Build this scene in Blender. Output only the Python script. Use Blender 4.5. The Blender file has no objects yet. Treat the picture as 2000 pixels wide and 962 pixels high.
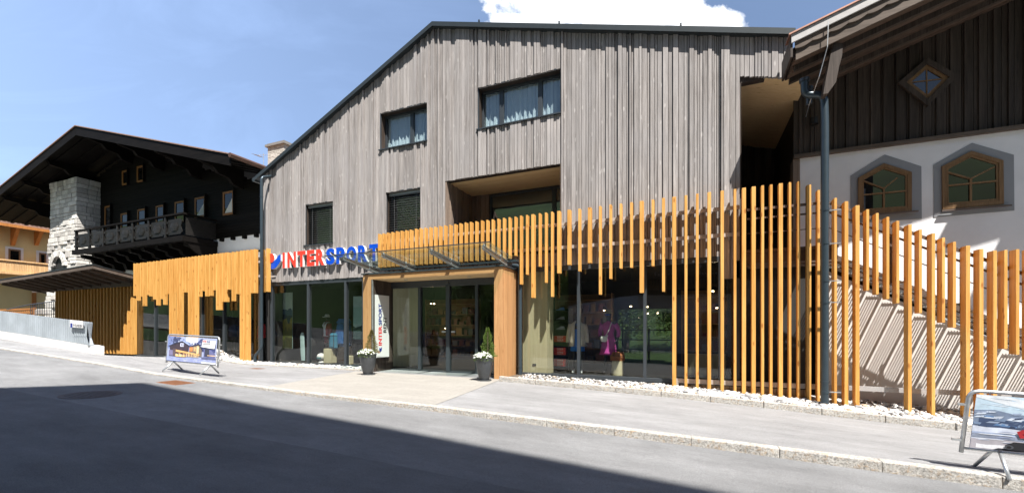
import bpy, math, random
from mathutils import Vector, Matrix
R = math.radians
random.seed(7)
sc = bpy.context.scene
col = sc.collection

# ---------------------------------------------------------------- camera, sky, sun, exposure
# The eye is the origin. +X runs along the shop front, +Y into the buildings, +Z up.
YAW = 22.8
cam_d = bpy.data.cameras.new('camera'); cam = bpy.data.objects.new('camera', cam_d); col.objects.link(cam)
cam_d.sensor_width = 36.0; cam_d.lens = 36.0 * 832 / 2000; cam_d.shift_y = 159 / 2000
cam_d.clip_start = 0.1; cam_d.clip_end = 3000
cam.location = (0, 0, 0); cam.rotation_euler = (R(90), 0, R(YAW)); sc.camera = cam

SUN = Vector((0.40, -0.42, 1.0)).normalized()          # towards the sun
EL = math.asin(SUN.z); ROT = math.atan2(SUN.x, SUN.y)
world = bpy.data.worlds.new('World'); sc.world = world; world.use_nodes = True
wt = world.node_tree; wt.nodes.clear()
def wn(t, **k):
    n = wt.nodes.new(t)
    for a, b in k.items(): setattr(n, a, b)
    return n
wo = wn('ShaderNodeOutputWorld'); bg = wn('ShaderNodeBackground'); sky = wn('ShaderNodeTexSky')
sky.sky_type = 'NISHITA'; sky.sun_disc = False; sky.sun_elevation = EL; sky.sun_rotation = ROT
sky.air_density = 1.0; sky.dust_density = 0.8; sky.ozone_density = 2.0
bg.inputs['Strength'].default_value = 0.051
tc = wn('ShaderNodeTexCoord')
def wmath(op, a, b=None, c=None, clamp=False):
    n = wn('ShaderNodeMath', operation=op); n.use_clamp = clamp
    for i, v in enumerate((a, b, c)):
        if v is None: continue
        if isinstance(v, (int, float)): n.inputs[i].default_value = v
        else: wt.links.new(v, n.inputs[i])
    return n.outputs[0]
def wdot(v):
    n = wn('ShaderNodeVectorMath', operation='DOT_PRODUCT'); wt.links.new(tc.outputs['Generated'], n.inputs[0])
    n.inputs[1].default_value = v; return n.outputs['Value']
cy, sy = math.cos(R(YAW)), math.sin(R(YAW))
fw = wdot((-sy, cy, 0)); rt = wdot((cy, sy, 0)); up = wdot((0, 0, 1))
fws = wmath('MAXIMUM', fw, 0.05)
U = wmath('DIVIDE', rt, fws); V = wmath('DIVIDE', up, fws)
def wnoise(scale, detail, rough, dist=0.0, sx=1, sy_=1, off=0):
    cb = wn('ShaderNodeCombineXYZ'); wt.links.new(wmath('MULTIPLY', U, sx), cb.inputs[0]); wt.links.new(wmath('MULTIPLY', V, sy_), cb.inputs[1])
    cb.inputs[2].default_value = off
    n = wn('ShaderNodeTexNoise'); n.inputs['Scale'].default_value = scale; n.inputs['Detail'].default_value = detail
    n.inputs['Roughness'].default_value = rough; n.inputs['Distortion'].default_value = dist
    wt.links.new(cb.outputs[0], n.inputs['Vector']); return n.outputs[0]
def blob(u0, v0, ru, rv):
    a = wmath('DIVIDE', wmath('SUBTRACT', U, u0), ru); b = wmath('DIVIDE', wmath('SUBTRACT', V, v0), rv)
    return wmath('SUBTRACT', 1.0, wmath('SQRT', wmath('ADD', wmath('MULTIPLY', a, a), wmath('MULTIPLY', b, b))))
shape = wmath('MAXIMUM', blob(0.22, 0.80, 0.26, 0.16), wmath('MAXIMUM', blob(0.455, 0.715, 0.10, 0.05), blob(0.02, 0.695, 0.10, 0.05)))
nz = wnoise(9, 10, 0.60, 0.3)
m = wmath('ADD', shape, wmath('MULTIPLY', wmath('SUBTRACT', nz, 0.5), 1.7))
ahead = wmath('GREATER_THAN', fw, 0.08)
mask = wmath('MULTIPLY', wmath('MULTIPLY', wmath('SUBTRACT', m, 0.0), 5.0, clamp=True), ahead)
cir = wmath('MULTIPLY', wmath('SUBTRACT', wnoise(1.6, 8, 0.6, 0.8, 1.0, 2.6, 3.3), 0.50), 2.2, clamp=True)
left = wmath('MULTIPLY', wmath('SUBTRACT', 0.3, U), 0.55, clamp=True)
cir = wmath('MULTIPLY', wmath('ADD', wmath('MULTIPLY', cir, wmath('ADD', wmath('MULTIPLY', left, 0.25), 0.04)), wmath('ADD', wmath('MULTIPLY', left, 0.36), 0.13)), ahead)
mixA = wn('ShaderNodeMix', data_type='RGBA'); wt.links.new(cir, mixA.inputs['Factor'])
wt.links.new(sky.outputs[0], mixA.inputs['A']); mixA.inputs['B'].default_value = (6.8, 9.6, 15.6, 1)
mixB = wn('ShaderNodeMix', data_type='RGBA'); wt.links.new(mask, mixB.inputs['Factor'])
wt.links.new(mixA.outputs['Result'], mixB.inputs['A'])
shade = wn('ShaderNodeMix', data_type='RGBA'); wt.links.new(wnoise(5, 6, 0.6, 0.2, 1, 1, 9), shade.inputs['Factor'])
shade.inputs['A'].default_value = (11.5, 11.9, 12.6, 1); shade.inputs['B'].default_value = (14.5, 14.6, 14.9, 1)
wt.links.new(shade.outputs['Result'], mixB.inputs['B'])
wt.links.new(mixB.outputs['Result'], bg.inputs['Color']); wt.links.new(bg.outputs[0], wo.inputs[0])

sun_d = bpy.data.lights.new('sun', 'SUN'); sun_d.energy = 5.0; sun_d.angle = R(0.53); sun_d.color = (1.0, 0.955, 0.89)
sun = bpy.data.objects.new('sun', sun_d); col.objects.link(sun)
sun.rotation_euler = SUN.to_track_quat('Z', 'Y').to_euler(); sun.location = SUN * 60
sc.view_settings.view_transform = 'Standard'; sc.view_settings.look = 'None'
sc.view_settings.exposure = 1.25; sc.view_settings.gamma = 1.0; sc.view_settings.use_curve_mapping = False
sc.render.engine = 'CYCLES'
sc.cycles.max_bounces = 7; sc.cycles.transparent_max_bounces = 24; sc.cycles.diffuse_bounces = 4; sc.cycles.glossy_bounces = 4
sc.cycles.caustics_reflective = False; sc.cycles.caustics_refractive = False
sc.cycles.sample_clamp_indirect = 6

# ---------------------------------------------------------------- measured photograph -> metres
_CY, _SY = math.cos(R(YAW)), math.sin(R(YAW))
def ray(px, py):
    u = (px - 1000) / 832.0
    return (-_SY + _CY * u, _CY + _SY * u, (640 - py) / 832.0)
def at(px, py, Y):                       # the point at depth Y seen at that place
    r = ray(px, py); t = Y / r[1]; return (r[0] * t, Y, r[2] * t)
def X_(px, Y): return at(px, 640, Y)[0]
def Z_(px, py, Y): return at(px, py, Y)[2]
def XZ(pts, Y): return [(X_(p[0], Y), Z_(p[0], p[1], Y)) for p in pts]

# ---------------------------------------------------------------- materials
def srgb(r, g, b):
    f = lambda c: (c / 255 / 12.92) if c / 255 <= 0.04045 else ((c / 255 + 0.055) / 1.055) ** 2.4
    return (f(r), f(g), f(b))
class NT:
    def __init__(s, name):
        s.m = bpy.data.materials.new(name); s.m.use_nodes = True; s.t = s.m.node_tree
        s.b = s.t.nodes['Principled BSDF']; s.out = s.t.nodes['Material Output']
    def n(s, t, **k):
        x = s.t.nodes.new(t)
        for a, b in k.items(): setattr(x, a, b)
        return x
    def l(s, a, b): s.t.links.new(a, b)
    def math(s, op, a, b=None, clamp=False):
        n = s.n('ShaderNodeMath', operation=op); n.use_clamp = clamp
        for i, v in enumerate((a, b)):
            if v is None: continue
            if isinstance(v, (int, float)): n.inputs[i].default_value = v
            else: s.l(v, n.inputs[i])
        return n.outputs[0]
    def coord(s, scale=(1, 1, 1), island=False, kind='Object'):
        tc = s.n('ShaderNodeTexCoord'); mp = s.n('ShaderNodeMapping'); mp.inputs['Scale'].default_value = scale
        src = tc.outputs[kind]
        if island:
            g = s.n('ShaderNodeNewGeometry'); vm = s.n('ShaderNodeVectorMath', operation='SCALE')
            vm.inputs[0].default_value = (37.0, 19.0, 71.0); s.l(g.outputs['Random Per Island'], vm.inputs['Scale'])
            ad = s.n('ShaderNodeVectorMath', operation='ADD'); s.l(src, ad.inputs[0]); s.l(vm.outputs[0], ad.inputs[1]); src = ad.outputs[0]
        s.l(src, mp.inputs['Vector']); return mp.outputs[0]
    def noise(s, vec, scale, detail=5, rough=0.55, dist=0):
        n = s.n('ShaderNodeTexNoise'); n.inputs['Scale'].default_value = scale; n.inputs['Detail'].default_value = detail
        n.inputs['Roughness'].default_value = rough; n.inputs['Distortion'].default_value = dist; s.l(vec, n.inputs['Vector']); return n.outputs[0]
    def ramp(s, fac, stops):
        n = s.n('ShaderNodeValToRGB'); e = n.color_ramp.elements
        while len(e) < len(stops): e.new(0.5)
        for i, (p, c) in enumerate(stops):
            e[i].position = p; e[i].color = (*(c if isinstance(c, tuple) else (c, c, c)), 1)
        s.l(fac, n.inputs[0]); return n.outputs[0]
    def mix(s, fac, a, b, mode='MIX'):
        n = s.n('ShaderNodeMix', data_type='RGBA', blend_type=mode)
        for sock, v in (('Factor', fac), ('A', a), ('B', b)):
            if isinstance(v, (int, float)): n.inputs[sock].default_value = v
            elif isinstance(v, tuple): n.inputs[sock].default_value = (*v, 1)
            else: s.l(v, n.inputs[sock])
        return n.outputs['Result']
    def bump(s, h, strength=0.3, dist=0.01):
        n = s.n('ShaderNodeBump'); n.inputs['Strength'].default_value = strength; n.inputs['Distance'].default_value = dist
        s.l(h, n.inputs['Height']); s.l(n.outputs[0], s.b.inputs['Normal'])
    def set(s, **k):
        for a, v in k.items():
            i = s.b.inputs[a.replace('_', ' ')]
            if isinstance(v, (int, float)): i.default_value = v
            elif isinstance(v, tuple): i.default_value = (*v, 1)
            else: s.l(v, i)
        return s

def plain(name, c, rough=0.6, metal=0.0, var=0.12, scale=6.0, bump=0.0, spec=0.5):
    t = NT(name); v = t.coord(); n = t.noise(v, scale, 6, 0.6)
    lo = tuple(x * (1 - var) for x in c); hi = tuple(min(1, x * (1 + var)) for x in c)
    t.set(Base_Color=t.ramp(n, [(0.3, lo), (0.7, hi)]), Roughness=rough, Metallic=metal)
    t.b.inputs['Specular IOR Level'].default_value = spec
    if bump: t.bump(t.noise(v, scale * 12, 4, 0.6), bump, 0.004)
    return t.m
def wood(name, c_lo, c_hi, knot, axis='z', grain=60, rough=0.7, island_var=0.35, knots=1.0, bump=0.25, grey=None):
    t = NT(name)
    st = {'z': (1, 1, 0.045), 'x': (0.045, 1, 1), 'y': (1, 0.045, 1)}[axis]
    v = t.coord(st, island=True)
    g1 = t.noise(v, grain, 7, 0.65, 0.4); g2 = t.noise(v, grain * 0.22, 4, 0.6, 0.8)
    f = t.math('ADD', t.math('MULTIPLY', g1, 0.55), t.math('MULTIPLY', g2, 0.45))
    c = t.ramp(f, [(0.34, c_lo), (0.62, c_hi)])
    ks = {'z': (1, 1, 0.33), 'x': (0.33, 1, 1), 'y': (1, 0.33, 1)}[axis]
    kv = t.coord(ks, island=True); vo = t.n('ShaderNodeTexVoronoi'); vo.inputs['Scale'].default_value = 6.5; t.l(kv, vo.inputs['Vector'])
    k = t.ramp(vo.outputs['Distance'], [(0.08, 1.0), (0.17, 0.0)])
    c = t.mix(t.math('MULTIPLY', k, 0.75 * knots), c, knot)
    geo = t.n('ShaderNodeNewGeometry')
    br = t.ramp(geo.outputs['Random Per Island'], [(0.0, 1 - island_var), (1.0, 1 + island_var * 0.6)])
    c = t.mix(1.0, c, br, 'MULTIPLY')
    if grey:
        gn = t.noise(t.coord((1, 1, 0.4)), 1.3, 5, 0.6); c = t.mix(t.ramp(gn, [(0.4, 0.0), (0.7, 0.6)]), c, grey)
    t.set(Base_Color=c, Roughness=rough); t.b.inputs['Specular IOR Level'].default_value = 0.25
    t.bump(f, bump, 0.004); return t.m
def asphalt(name, base, lo=0.75, patches=True, spec=0.35):
    t = NT(name); v = t.coord(); f = t.noise(v, 95, 6, 0.95); big = t.noise(v, 0.35, 6, 0.65); mid = t.noise(t.coord((0.35, 1, 1)), 2.4, 9, 0.75)
    c = t.ramp(f, [(0.34, tuple(x * 0.45 for x in base)), (0.5, base), (0.66, tuple(min(1, x * 1.75) for x in base))])
    c = t.mix(1.0, c, t.ramp(big, [(0.35, lo), (0.65, 1.1)]), 'MULTIPLY'); c = t.mix(1.0, c, t.ramp(mid, [(0.36, 0.80), (0.64, 1.10)]), 'MULTIPLY')
    wv = t.n('ShaderNodeTexVoronoi', feature='DISTANCE_TO_EDGE'); wv.inputs['Scale'].default_value = 0.23
    dv = t.n('ShaderNodeVectorMath', operation='ADD'); nn = t.n('ShaderNodeTexNoise'); nn.inputs['Scale'].default_value = 2.5; t.l(v, nn.inputs['Vector'])
    t.l(v, dv.inputs[0]); t.l(nn.outputs['Color'], dv.inputs[1]); t.l(dv.outputs[0], wv.inputs['Vector'])
    c = t.mix(t.ramp(wv.outputs['Distance'], [(0.0, 0.12), (0.0015, 0.0)]), c, tuple(x * 0.3 for x in base))
    t.set(Base_Color=c, Roughness=0.85); t.b.inputs['Specular IOR Level'].default_value = spec
    t.bump(f, 0.9, 0.012); return t.m
def glass(name, refl=0.10, tint=(0.80, 0.86, 0.84), ior=1.55):
    t = NT(name); t.t.nodes.remove(t.b)
    tr = t.n('ShaderNodeBsdfTransparent'); tr.inputs[0].default_value = (*tint, 1)
    gl = t.n('ShaderNodeBsdfGlossy'); gl.inputs['Roughness'].default_value = 0.0; gl.inputs['Color'].default_value = (0.95, 0.98, 1, 1)
    F0 = ((ior - 1) / (ior + 1)) ** 2; ge = t.n('ShaderNodeNewGeometry'); dt = t.n('ShaderNodeVectorMath', operation='DOT_PRODUCT'); t.l(ge.outputs['Incoming'], dt.inputs[0]); t.l(ge.outputs['Normal'], dt.inputs[1])
    ab = t.math('SUBTRACT', 1.0, t.math('ABSOLUTE', dt.outputs['Value'])); fres = t.math('ADD', t.math('MULTIPLY', t.math('POWER', ab, 5.0), 1 - F0), F0)
    nz = t.noise(t.coord((0.7, 0.7, 0.7)), 1.0, 1, 0.4); bp = t.n('ShaderNodeBump'); bp.inputs['Strength'].default_value = 0.02; bp.inputs['Distance'].default_value = 0.2
    t.l(nz, bp.inputs['Height']); t.l(bp.outputs[0], gl.inputs['Normal'])
    mx = t.n('ShaderNodeMixShader'); t.l(t.math('ADD', fres, refl, clamp=True), mx.inputs[0])
    t.l(tr.outputs[0], mx.inputs[1]); t.l(gl.outputs[0], mx.inputs[2]); t.l(mx.outputs[0], t.out.inputs[0]); return t.m
def emit(name, c, s):
    t = NT(name); t.set(Base_Color=c); t.b.inputs['Emission Color'].default_value = (*c, 1); t.b.inputs['Emission Strength'].default_value = s; return t.m

M = {}
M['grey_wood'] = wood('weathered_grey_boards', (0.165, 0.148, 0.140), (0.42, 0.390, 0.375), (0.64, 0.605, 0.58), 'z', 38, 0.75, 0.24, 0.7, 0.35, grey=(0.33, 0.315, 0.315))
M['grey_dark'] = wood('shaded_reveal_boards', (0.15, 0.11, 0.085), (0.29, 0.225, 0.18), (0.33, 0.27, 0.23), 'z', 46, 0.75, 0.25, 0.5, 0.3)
M['larch'] = wood('orange_larch', (0.56, 0.25, 0.048), (0.87, 0.49, 0.145), (0.38, 0.12, 0.018), 'z', 30, 0.6, 0.30, 1.1, 0.2)
M['portal'] = wood('light_brown_larch', (0.36, 0.175, 0.07), (0.56, 0.315, 0.145), (0.28, 0.12, 0.04), 'z', 50, 0.55, 0.14, 0.5, 0.15)
M['portal_x'] = wood('light_brown_larch_beam', (0.36, 0.175, 0.07), (0.56, 0.315, 0.145), (0.28, 0.12, 0.04), 'x', 50, 0.55, 0.14, 0.5, 0.15)
M['ply'] = wood('pale_spruce_panel', (0.72, 0.49, 0.25), (0.84, 0.62, 0.35), (0.48, 0.27, 0.11), 'x', 30, 0.6, 0.08, 0.6, 0.1)
M['beige_ply'] = wood('pale_beige_panel', (0.47, 0.42, 0.26), (0.58, 0.53, 0.36), (0.40, 0.35, 0.2), 'z', 20, 0.6, 0.05, 0.2, 0.05)
M['dark_wood'] = wood('dark_brown_boards', (0.028, 0.020, 0.015), (0.085, 0.066, 0.055), (0.03, 0.02, 0.015), 'z', 40, 0.6, 0.35, 0.5, 0.3)
M['black_wood'] = wood('black_stained_boards', (0.004, 0.0036, 0.0033), (0.013, 0.011, 0.010), (0.008, 0.006, 0.005), 'x', 40, 0.6, 0.25, 0.2, 0.3)
M['verge'] = wood('greyed_brown_board', (0.070, 0.052, 0.040), (0.150, 0.118, 0.096), (0.06, 0.045, 0.035), 'x', 40, 0.7, 0.2, 0.4, 0.3)
M['oak'] = wood('brown_window_wood', (0.14, 0.08, 0.036), (0.25, 0.15, 0.075), (0.10, 0.055, 0.022), 'z', 50, 0.5, 0.15, 0.3, 0.1)
M['orange_oak'] = wood('orange_window_wood', (0.32, 0.12, 0.03), (0.50, 0.21, 0.06), (0.2, 0.07, 0.02), 'z', 50, 0.5, 0.15, 0.3, 0.1)
M['balc'] = wood('honey_balcony_boards', (0.55, 0.32, 0.14), (0.76, 0.50, 0.26), (0.4, 0.2, 0.08), 'z', 40, 0.6, 0.15, 0.3, 0.1)
M['anth'] = plain('anthracite_metal', (0.055, 0.065, 0.075), 0.38, 0.3, 0.06, 8)
M['roofmetal'] = plain('dark_grey_roof_metal', (0.045, 0.055, 0.06), 0.4, 0.4, 0.08, 5)
M['pipe'] = plain('blue_grey_pipe', (0.045, 0.064, 0.078), 0.35, 0.4, 0.08, 4)
M['steel'] = plain('galvanised_steel', (0.52, 0.54, 0.55), 0.38, 0.75, 0.15, 18)
M['rail'] = plain('zinc_grey_rail', (0.42, 0.41, 0.41), 0.5, 0.3, 0.12, 9)
M['brownrail'] = plain('brown_painted_rail', (0.115, 0.082, 0.066), 0.5, 0.1, 0.15, 9)
M['zinc'] = plain('corrugated_zinc', (0.36, 0.40, 0.44), 0.5, 0.3, 0.16, 1.6)
M['white'] = plain('white_paint', (0.70, 0.69, 0.675), 0.7, 0, 0.03, 2, 0.1)
M['render'] = plain('white_render', (0.78, 0.78, 0.80), 0.9, 0, 0.06, 1.5, 0.5)
M['greyband'] = plain('grey_painted_surround', (0.27, 0.28, 0.30), 0.85, 0, 0.04, 2, 0.2)
M['beige_wall'] = plain('beige_render', (0.63, 0.60, 0.575), 0.9, 0, 0.05, 1.2, 0.25)
M['yellow'] = plain('yellow_render', (0.68, 0.54, 0.27), 0.9, 0, 0.05, 1, 0.2)
M['concrete'] = plain('pale_concrete', (0.60, 0.57, 0.51), 0.9, 0, 0.10, 2.5, 0.3)
M['black'] = plain('matt_black', (0.012, 0.012, 0.012), 0.6, 0, 0.2)
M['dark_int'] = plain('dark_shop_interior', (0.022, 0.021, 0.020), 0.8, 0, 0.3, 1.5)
M['int_floor'] = plain('grey_shop_floor', (0.06, 0.058, 0.056), 0.5, 0, 0.2, 2)
M['glass'] = glass('shop_glass', 0.0, (0.90, 0.915, 0.90), 1.5)
M['canopy_glass'] = glass('canopy_glass', 0.0, (0.88, 0.94, 0.92), 1.12)
M['win_glass'] = glass('window_glass', 0.05, (0.85, 0.9, 0.9), 1.5)
M['asphalt'] = asphalt('road_asphalt', (0.190, 0.192, 0.195), 0.84)
M['walk'] = asphalt('pavement_asphalt', (0.248, 0.248, 0.251), 0.86)
M['soil'] = plain('dark_soil', (0.10, 0.08, 0.06), 0.95, 0, 0.3, 20, 0.5)
M['red'] = plain('red_plastic', srgb(235, 62, 48), 0.35, 0, 0.02)
M['blue'] = plain('blue_plastic', srgb(0, 72, 190), 0.35, 0, 0.02)
M['signblue'] = plain('navy_print', srgb(20, 45, 130), 0.5, 0, 0.02)
M['signred'] = plain('red_print', srgb(215, 45, 50), 0.5, 0, 0.02)
M['rust'] = plain('rusty_iron', (0.22, 0.10, 0.05), 0.8, 0.2, 0.3, 20, 0.5)
M['road_new'] = asphalt('newer_road_asphalt', (0.150, 0.151, 0.154), 0.80)
M['dimming_glass'] = glass('dimming_rear_glass', 0.0, (0.5, 0.52, 0.5), 1.5)  # dark tint added to dim the sunlit garden behind the shop
M['iron'] = plain('dark_cast_iron', (0.085, 0.065, 0.06), 0.6, 0.5, 0.3, 25, 0.5)
M['curtain'] = plain('white_curtain', (0.74, 0.78, 0.84), 0.9, 0, 0.05)
M['blind'] = plain('silver_blind', (0.30, 0.30, 0.31), 0.4, 0.6, 0.05)
def granite():
    t = NT('granite'); v = t.coord(); a = t.noise(v, 40, 5, 0.85); b = t.noise(v, 4, 6, 0.6); w = t.noise(v, 17, 6, 0.75, 0.5)
    c = t.ramp(a, [(0.34, (0.10, 0.095, 0.09)), (0.48, (0.36, 0.345, 0.32)), (0.66, (0.62, 0.60, 0.56))])
    c = t.mix(t.ramp(w, [(0.52, 0.0), (0.66, 0.6)]), c, (0.42, 0.27, 0.13)); c = t.mix(1.0, c, t.ramp(b, [(0.3, 0.8), (0.7, 1.1)]), 'MULTIPLY')
    t.set(Base_Color=c, Roughness=0.85); t.bump(w, 0.9, 0.02); return t.m
M['granite'] = granite()
def stone(name, stops, v1=0.3):
    t = NT(name); v = t.coord(); g = t.n('ShaderNodeNewGeometry'); n = t.noise(v, 9, 6, 0.65)
    c = t.ramp(g.outputs['Random Per Island'], stops); c = t.mix(1.0, c, t.ramp(n, [(0.3, 1 - v1), (0.7, 1.12)]), 'MULTIPLY')
    t.set(Base_Color=c, Roughness=0.9); t.bump(n, 0.7, 0.03); return t.m
M['pebble'] = stone('bed_stones', [(0.0, (0.50, 0.485, 0.46)), (0.5, (0.70, 0.69, 0.67)), (0.70, (0.34, 0.345, 0.36)), (0.86, (0.15, 0.15, 0.155)), (0.96, (0.42, 0.33, 0.24))])
M['ashlar'] = stone('rough_limestone', [(0.0, (0.42, 0.40, 0.375)), (0.5, (0.62, 0.60, 0.565)), (1.0, (0.76, 0.74, 0.70))], 0.25)
M['mortar'] = plain('grey_mortar', (0.20, 0.19, 0.18), 0.95, 0, 0.1)
def paver():
    t = NT('pale_paving'); v = t.coord((1.6, 1.6, 1.6)); b = t.n('ShaderNodeTexBrick'); b.inputs['Scale'].default_value = 1.0
    b.inputs['Brick Width'].default_value = 1.0; b.inputs['Row Height'].default_value = 0.5; b.inputs['Mortar Size'].default_value = 0.006
    b.inputs['Color1'].default_value = (0.265, 0.25, 0.225, 1); b.inputs['Color2'].default_value = (0.295, 0.28, 0.252, 1); b.inputs['Mortar'].default_value = (0.23, 0.215, 0.20, 1)
    t.l(v, b.inputs['Vector']); n = t.noise(v, 8, 8, 0.7)
    t.set(Base_Color=t.mix(1.0, b.outputs['Color'], t.ramp(n, [(0.3, 0.86), (0.7, 1.08)]), 'MULTIPLY'), Roughness=0.85); return t.m
M['paving'] = paver()
def leaf(name, a, b, tr=0.25):
    t = NT(name); g = t.n('ShaderNodeNewGeometry'); t.set(Base_Color=t.ramp(g.outputs['Random Per Island'], [(0.0, a), (1.0, b)]), Roughness=0.6)
    tl = t.n('ShaderNodeBsdfTranslucent'); tl.inputs[0].default_value = (*b, 1); mx = t.n('ShaderNodeMixShader'); mx.inputs[0].default_value = tr
    t.l(t.b.outputs[0], mx.inputs[1]); t.l(tl.outputs[0], mx.inputs[2]); t.l(mx.outputs[0], t.out.inputs[0]); return t.m
M['leaf'] = leaf('conifer_leaf', (0.05, 0.10, 0.015), (0.16, 0.24, 0.04))
M['leaf_brown'] = leaf('browning_conifer_leaf', (0.09, 0.09, 0.02), (0.22, 0.19, 0.06))
M['leaf2'] = leaf('tree_leaf', (0.04, 0.09, 0.015), (0.12, 0.20, 0.035))
M['petal'] = leaf('white_petal', (0.80, 0.80, 0.78), (0.88, 0.88, 0.86), 0.2)
M['dust'] = plain('grey_ground', (0.14, 0.13, 0.12), 0.95, 0, 0.2, 0.3)
M['roof_bounce'] = plain('pale_bounce_layer', (0.5, 0.49, 0.46), 0.95, 0, 0.2, 30)  # pale unseen roof top, added to bounce sunlight onto the chalet wall
M['meadow'] = plain('green_meadow', (0.045, 0.082, 0.02), 0.95, 0, 0.45, 0.05)
M['bark'] = plain('bark', (0.10, 0.07, 0.05), 0.9, 0, 0.3, 10, 0.5)
M['pot'] = plain('charcoal_pot', (0.055, 0.060, 0.066), 0.38, 0.1, 0.25, 5)
M['tile'] = plain('brown_roof_tile', (0.26, 0.16, 0.12), 0.8, 0, 0.3, 8, 0.3)

M['black_wood'].node_tree.nodes['Principled BSDF'].inputs['Specular IOR Level'].default_value = 0.06
def colmat(name, c, rough=0.7):
    if name not in M: M[name] = plain(name, c, rough, 0, 0.22 if name.startswith('print_') else 0.08, 9 if name.startswith('print_') else 6)
    return M[name]

# ---------------------------------------------------------------- mesh helper
class MB:
    def __init__(s): s.v = []; s.f = []; s.mi = []; s.mats = []; s.smooth = False
    def mid(s, m):
        if m is None: return 0
        if m not in s.mats: s.mats.append(m)
        return s.mats.index(m)
    def add(s, vs, fs, m=None):
        o = len(s.v); s.v += [tuple(p) for p in vs]; k = s.mid(m)
        for f in fs: s.f.append(tuple(i + o for i in f)); s.mi.append(k)
        return s
    def box(s, x0, x1, y0, y1, z0, z1, m=None):
        v = [(x, y, z) for z in (z0, z1) for y in (y0, y1) for x in (x0, x1)]
        return s.add(v, [(0, 2, 3, 1), (4, 5, 7, 6), (0, 1, 5, 4), (2, 6, 7, 3), (0, 4, 6, 2), (1, 3, 7, 5)], m)
    def prism(s, poly, y0, y1, m=None):              # polygon in XZ pushed along Y
        n = len(poly); a = sum(poly[i][0] * poly[(i + 1) % n][1] - poly[(i + 1) % n][0] * poly[i][1] for i in range(n))
        if a < 0: poly = poly[::-1]
        v = [(p[0], y0, p[1]) for p in poly] + [(p[0], y1, p[1]) for p in poly]
        fs = [tuple(range(n)), tuple(range(2 * n - 1, n - 1, -1))] + [((i + 1) % n, i, n + i, n + (i + 1) % n) for i in range(n)]
        return s.add(v, fs, m)
    def prism_yz(s, poly, x0, x1, m=None):
        n = len(poly); v = [(x0, p[0], p[1]) for p in poly] + [(x1, p[0], p[1]) for p in poly]
        fs = [tuple(range(n - 1, -1, -1)), tuple(range(n, 2 * n))] + [(i, (i + 1) % n, n + (i + 1) % n, n + i) for i in range(n)]
        return s.add(v, fs, m)
    def prism_xy(s, poly, z0, z1, m=None):
        n = len(poly); g0 = z0 if callable(z0) else (lambda x, y: z0); g1 = z1 if callable(z1) else (lambda x, y: z1)
        v = [(p[0], p[1], g0(*p)) for p in poly] + [(p[0], p[1], g1(*p)) for p in poly]
        fs = [tuple(range(n - 1, -1, -1)), tuple(range(n, 2 * n))] + [(i, (i + 1) % n, n + (i + 1) % n, n + i) for i in range(n)]
        return s.add(v, fs, m)
    def beam(s, p, q, w, h, m=None, upv=(0, 0, 1)):
        p, q = Vector(p), Vector(q); d = (q - p).normalized(); sd = d.cross(Vector(upv))
        if sd.length < 1e-4: sd = Vector((1, 0, 0))
        sd.normalize(); u2 = sd.cross(d); v = []
        for e in (p, q):
            for a, b in ((-1, -1), (1, -1), (1, 1), (-1, 1)): v.append(e + sd * (a * w / 2) + u2 * (b * h / 2))
        return s.add(v, [(0, 1, 2, 3), (7, 6, 5, 4), (0, 4, 5, 1), (1, 5, 6, 2), (2, 6, 7, 3), (3, 7, 4, 0)], m)
    def tube(s, pts, r, n=10, m=None, rs=None):
        pts = [Vector(p) for p in pts]; vs = []; k = len(pts); sd = None
        for i, p in enumerate(pts):
            d = (pts[min(i + 1, k - 1)] - pts[max(i - 1, 0)]).normalized()
            if sd is None:
                sd = d.cross(Vector((0, 0, 1)))
                if sd.length < 0.1: sd = d.cross(Vector((0, 1, 0)))
            sd = (sd - d * sd.dot(d)).normalized(); u2 = d.cross(sd); rr = rs[i] if rs else r
            for j in range(n):
                a = 2 * math.pi * j / n; vs.append(p + sd * (math.cos(a) * rr) + u2 * (math.sin(a) * rr))
        fs = [(i * n + j, i * n + (j + 1) % n, (i + 1) * n + (j + 1) % n, (i + 1) * n + j) for i in range(k - 1) for j in range(n)]
        fs += [tuple(range(n - 1, -1, -1)), tuple(range((k - 1) * n, k * n))]
        return s.add(vs, fs, m)
    def loft(s, rings, n=14, m=None):                 # rings: (x, y, z, rx, ry)
        vs = []
        for (x, y, z, rx, ry) in rings:
            for j in range(n):
                a = 2 * math.pi * j / n; vs.append((x + math.cos(a) * rx, y + math.sin(a) * ry, z))
        k = len(rings)
        fs = [(i * n + j, i * n + (j + 1) % n, (i + 1) * n + (j + 1) % n, (i + 1) * n + j) for i in range(k - 1) for j in range(n)]
        fs += [tuple(range(n - 1, -1, -1)), tuple(range((k - 1) * n, k * n))]
        return s.add(vs, fs, m)
    def build(s, name, mat=None, parent=None, smooth=False, bevel=0):
        me = bpy.data.meshes.new(name); off = Vector((0, 0, 0)); p = parent
        while p is not None: off += p.location; p = p.parent
        me.from_pydata([(Vector(v) - off)[:] for v in s.v], [], s.f)
        mats = s.mats if s.mats else [mat]
        for mm in mats: me.materials.append(mm)
        if s.mats: me.polygons.foreach_set('material_index', s.mi)
        if smooth: me.polygons.foreach_set('use_smooth', [True] * len(me.polygons))
        me.update(); o = bpy.data.objects.new(name, me); col.objects.link(o)
        if parent: o.parent = parent
        if smooth:
            me.set_sharp_from_angle(angle=R(40)) if hasattr(me, 'set_sharp_from_angle') else None
        if bevel:
            b = o.modifiers.new('bevel', 'BEVEL'); b.width = bevel; b.segments = 2; b.limit_method = 'ANGLE'
        return o
def tag(o, label=None, cat=None, group=None, kind=None):
    if label: o['label'] = label
    if cat: o['category'] = cat
    if group: o['group'] = group
    if kind: o['kind'] = kind
    return o
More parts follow.
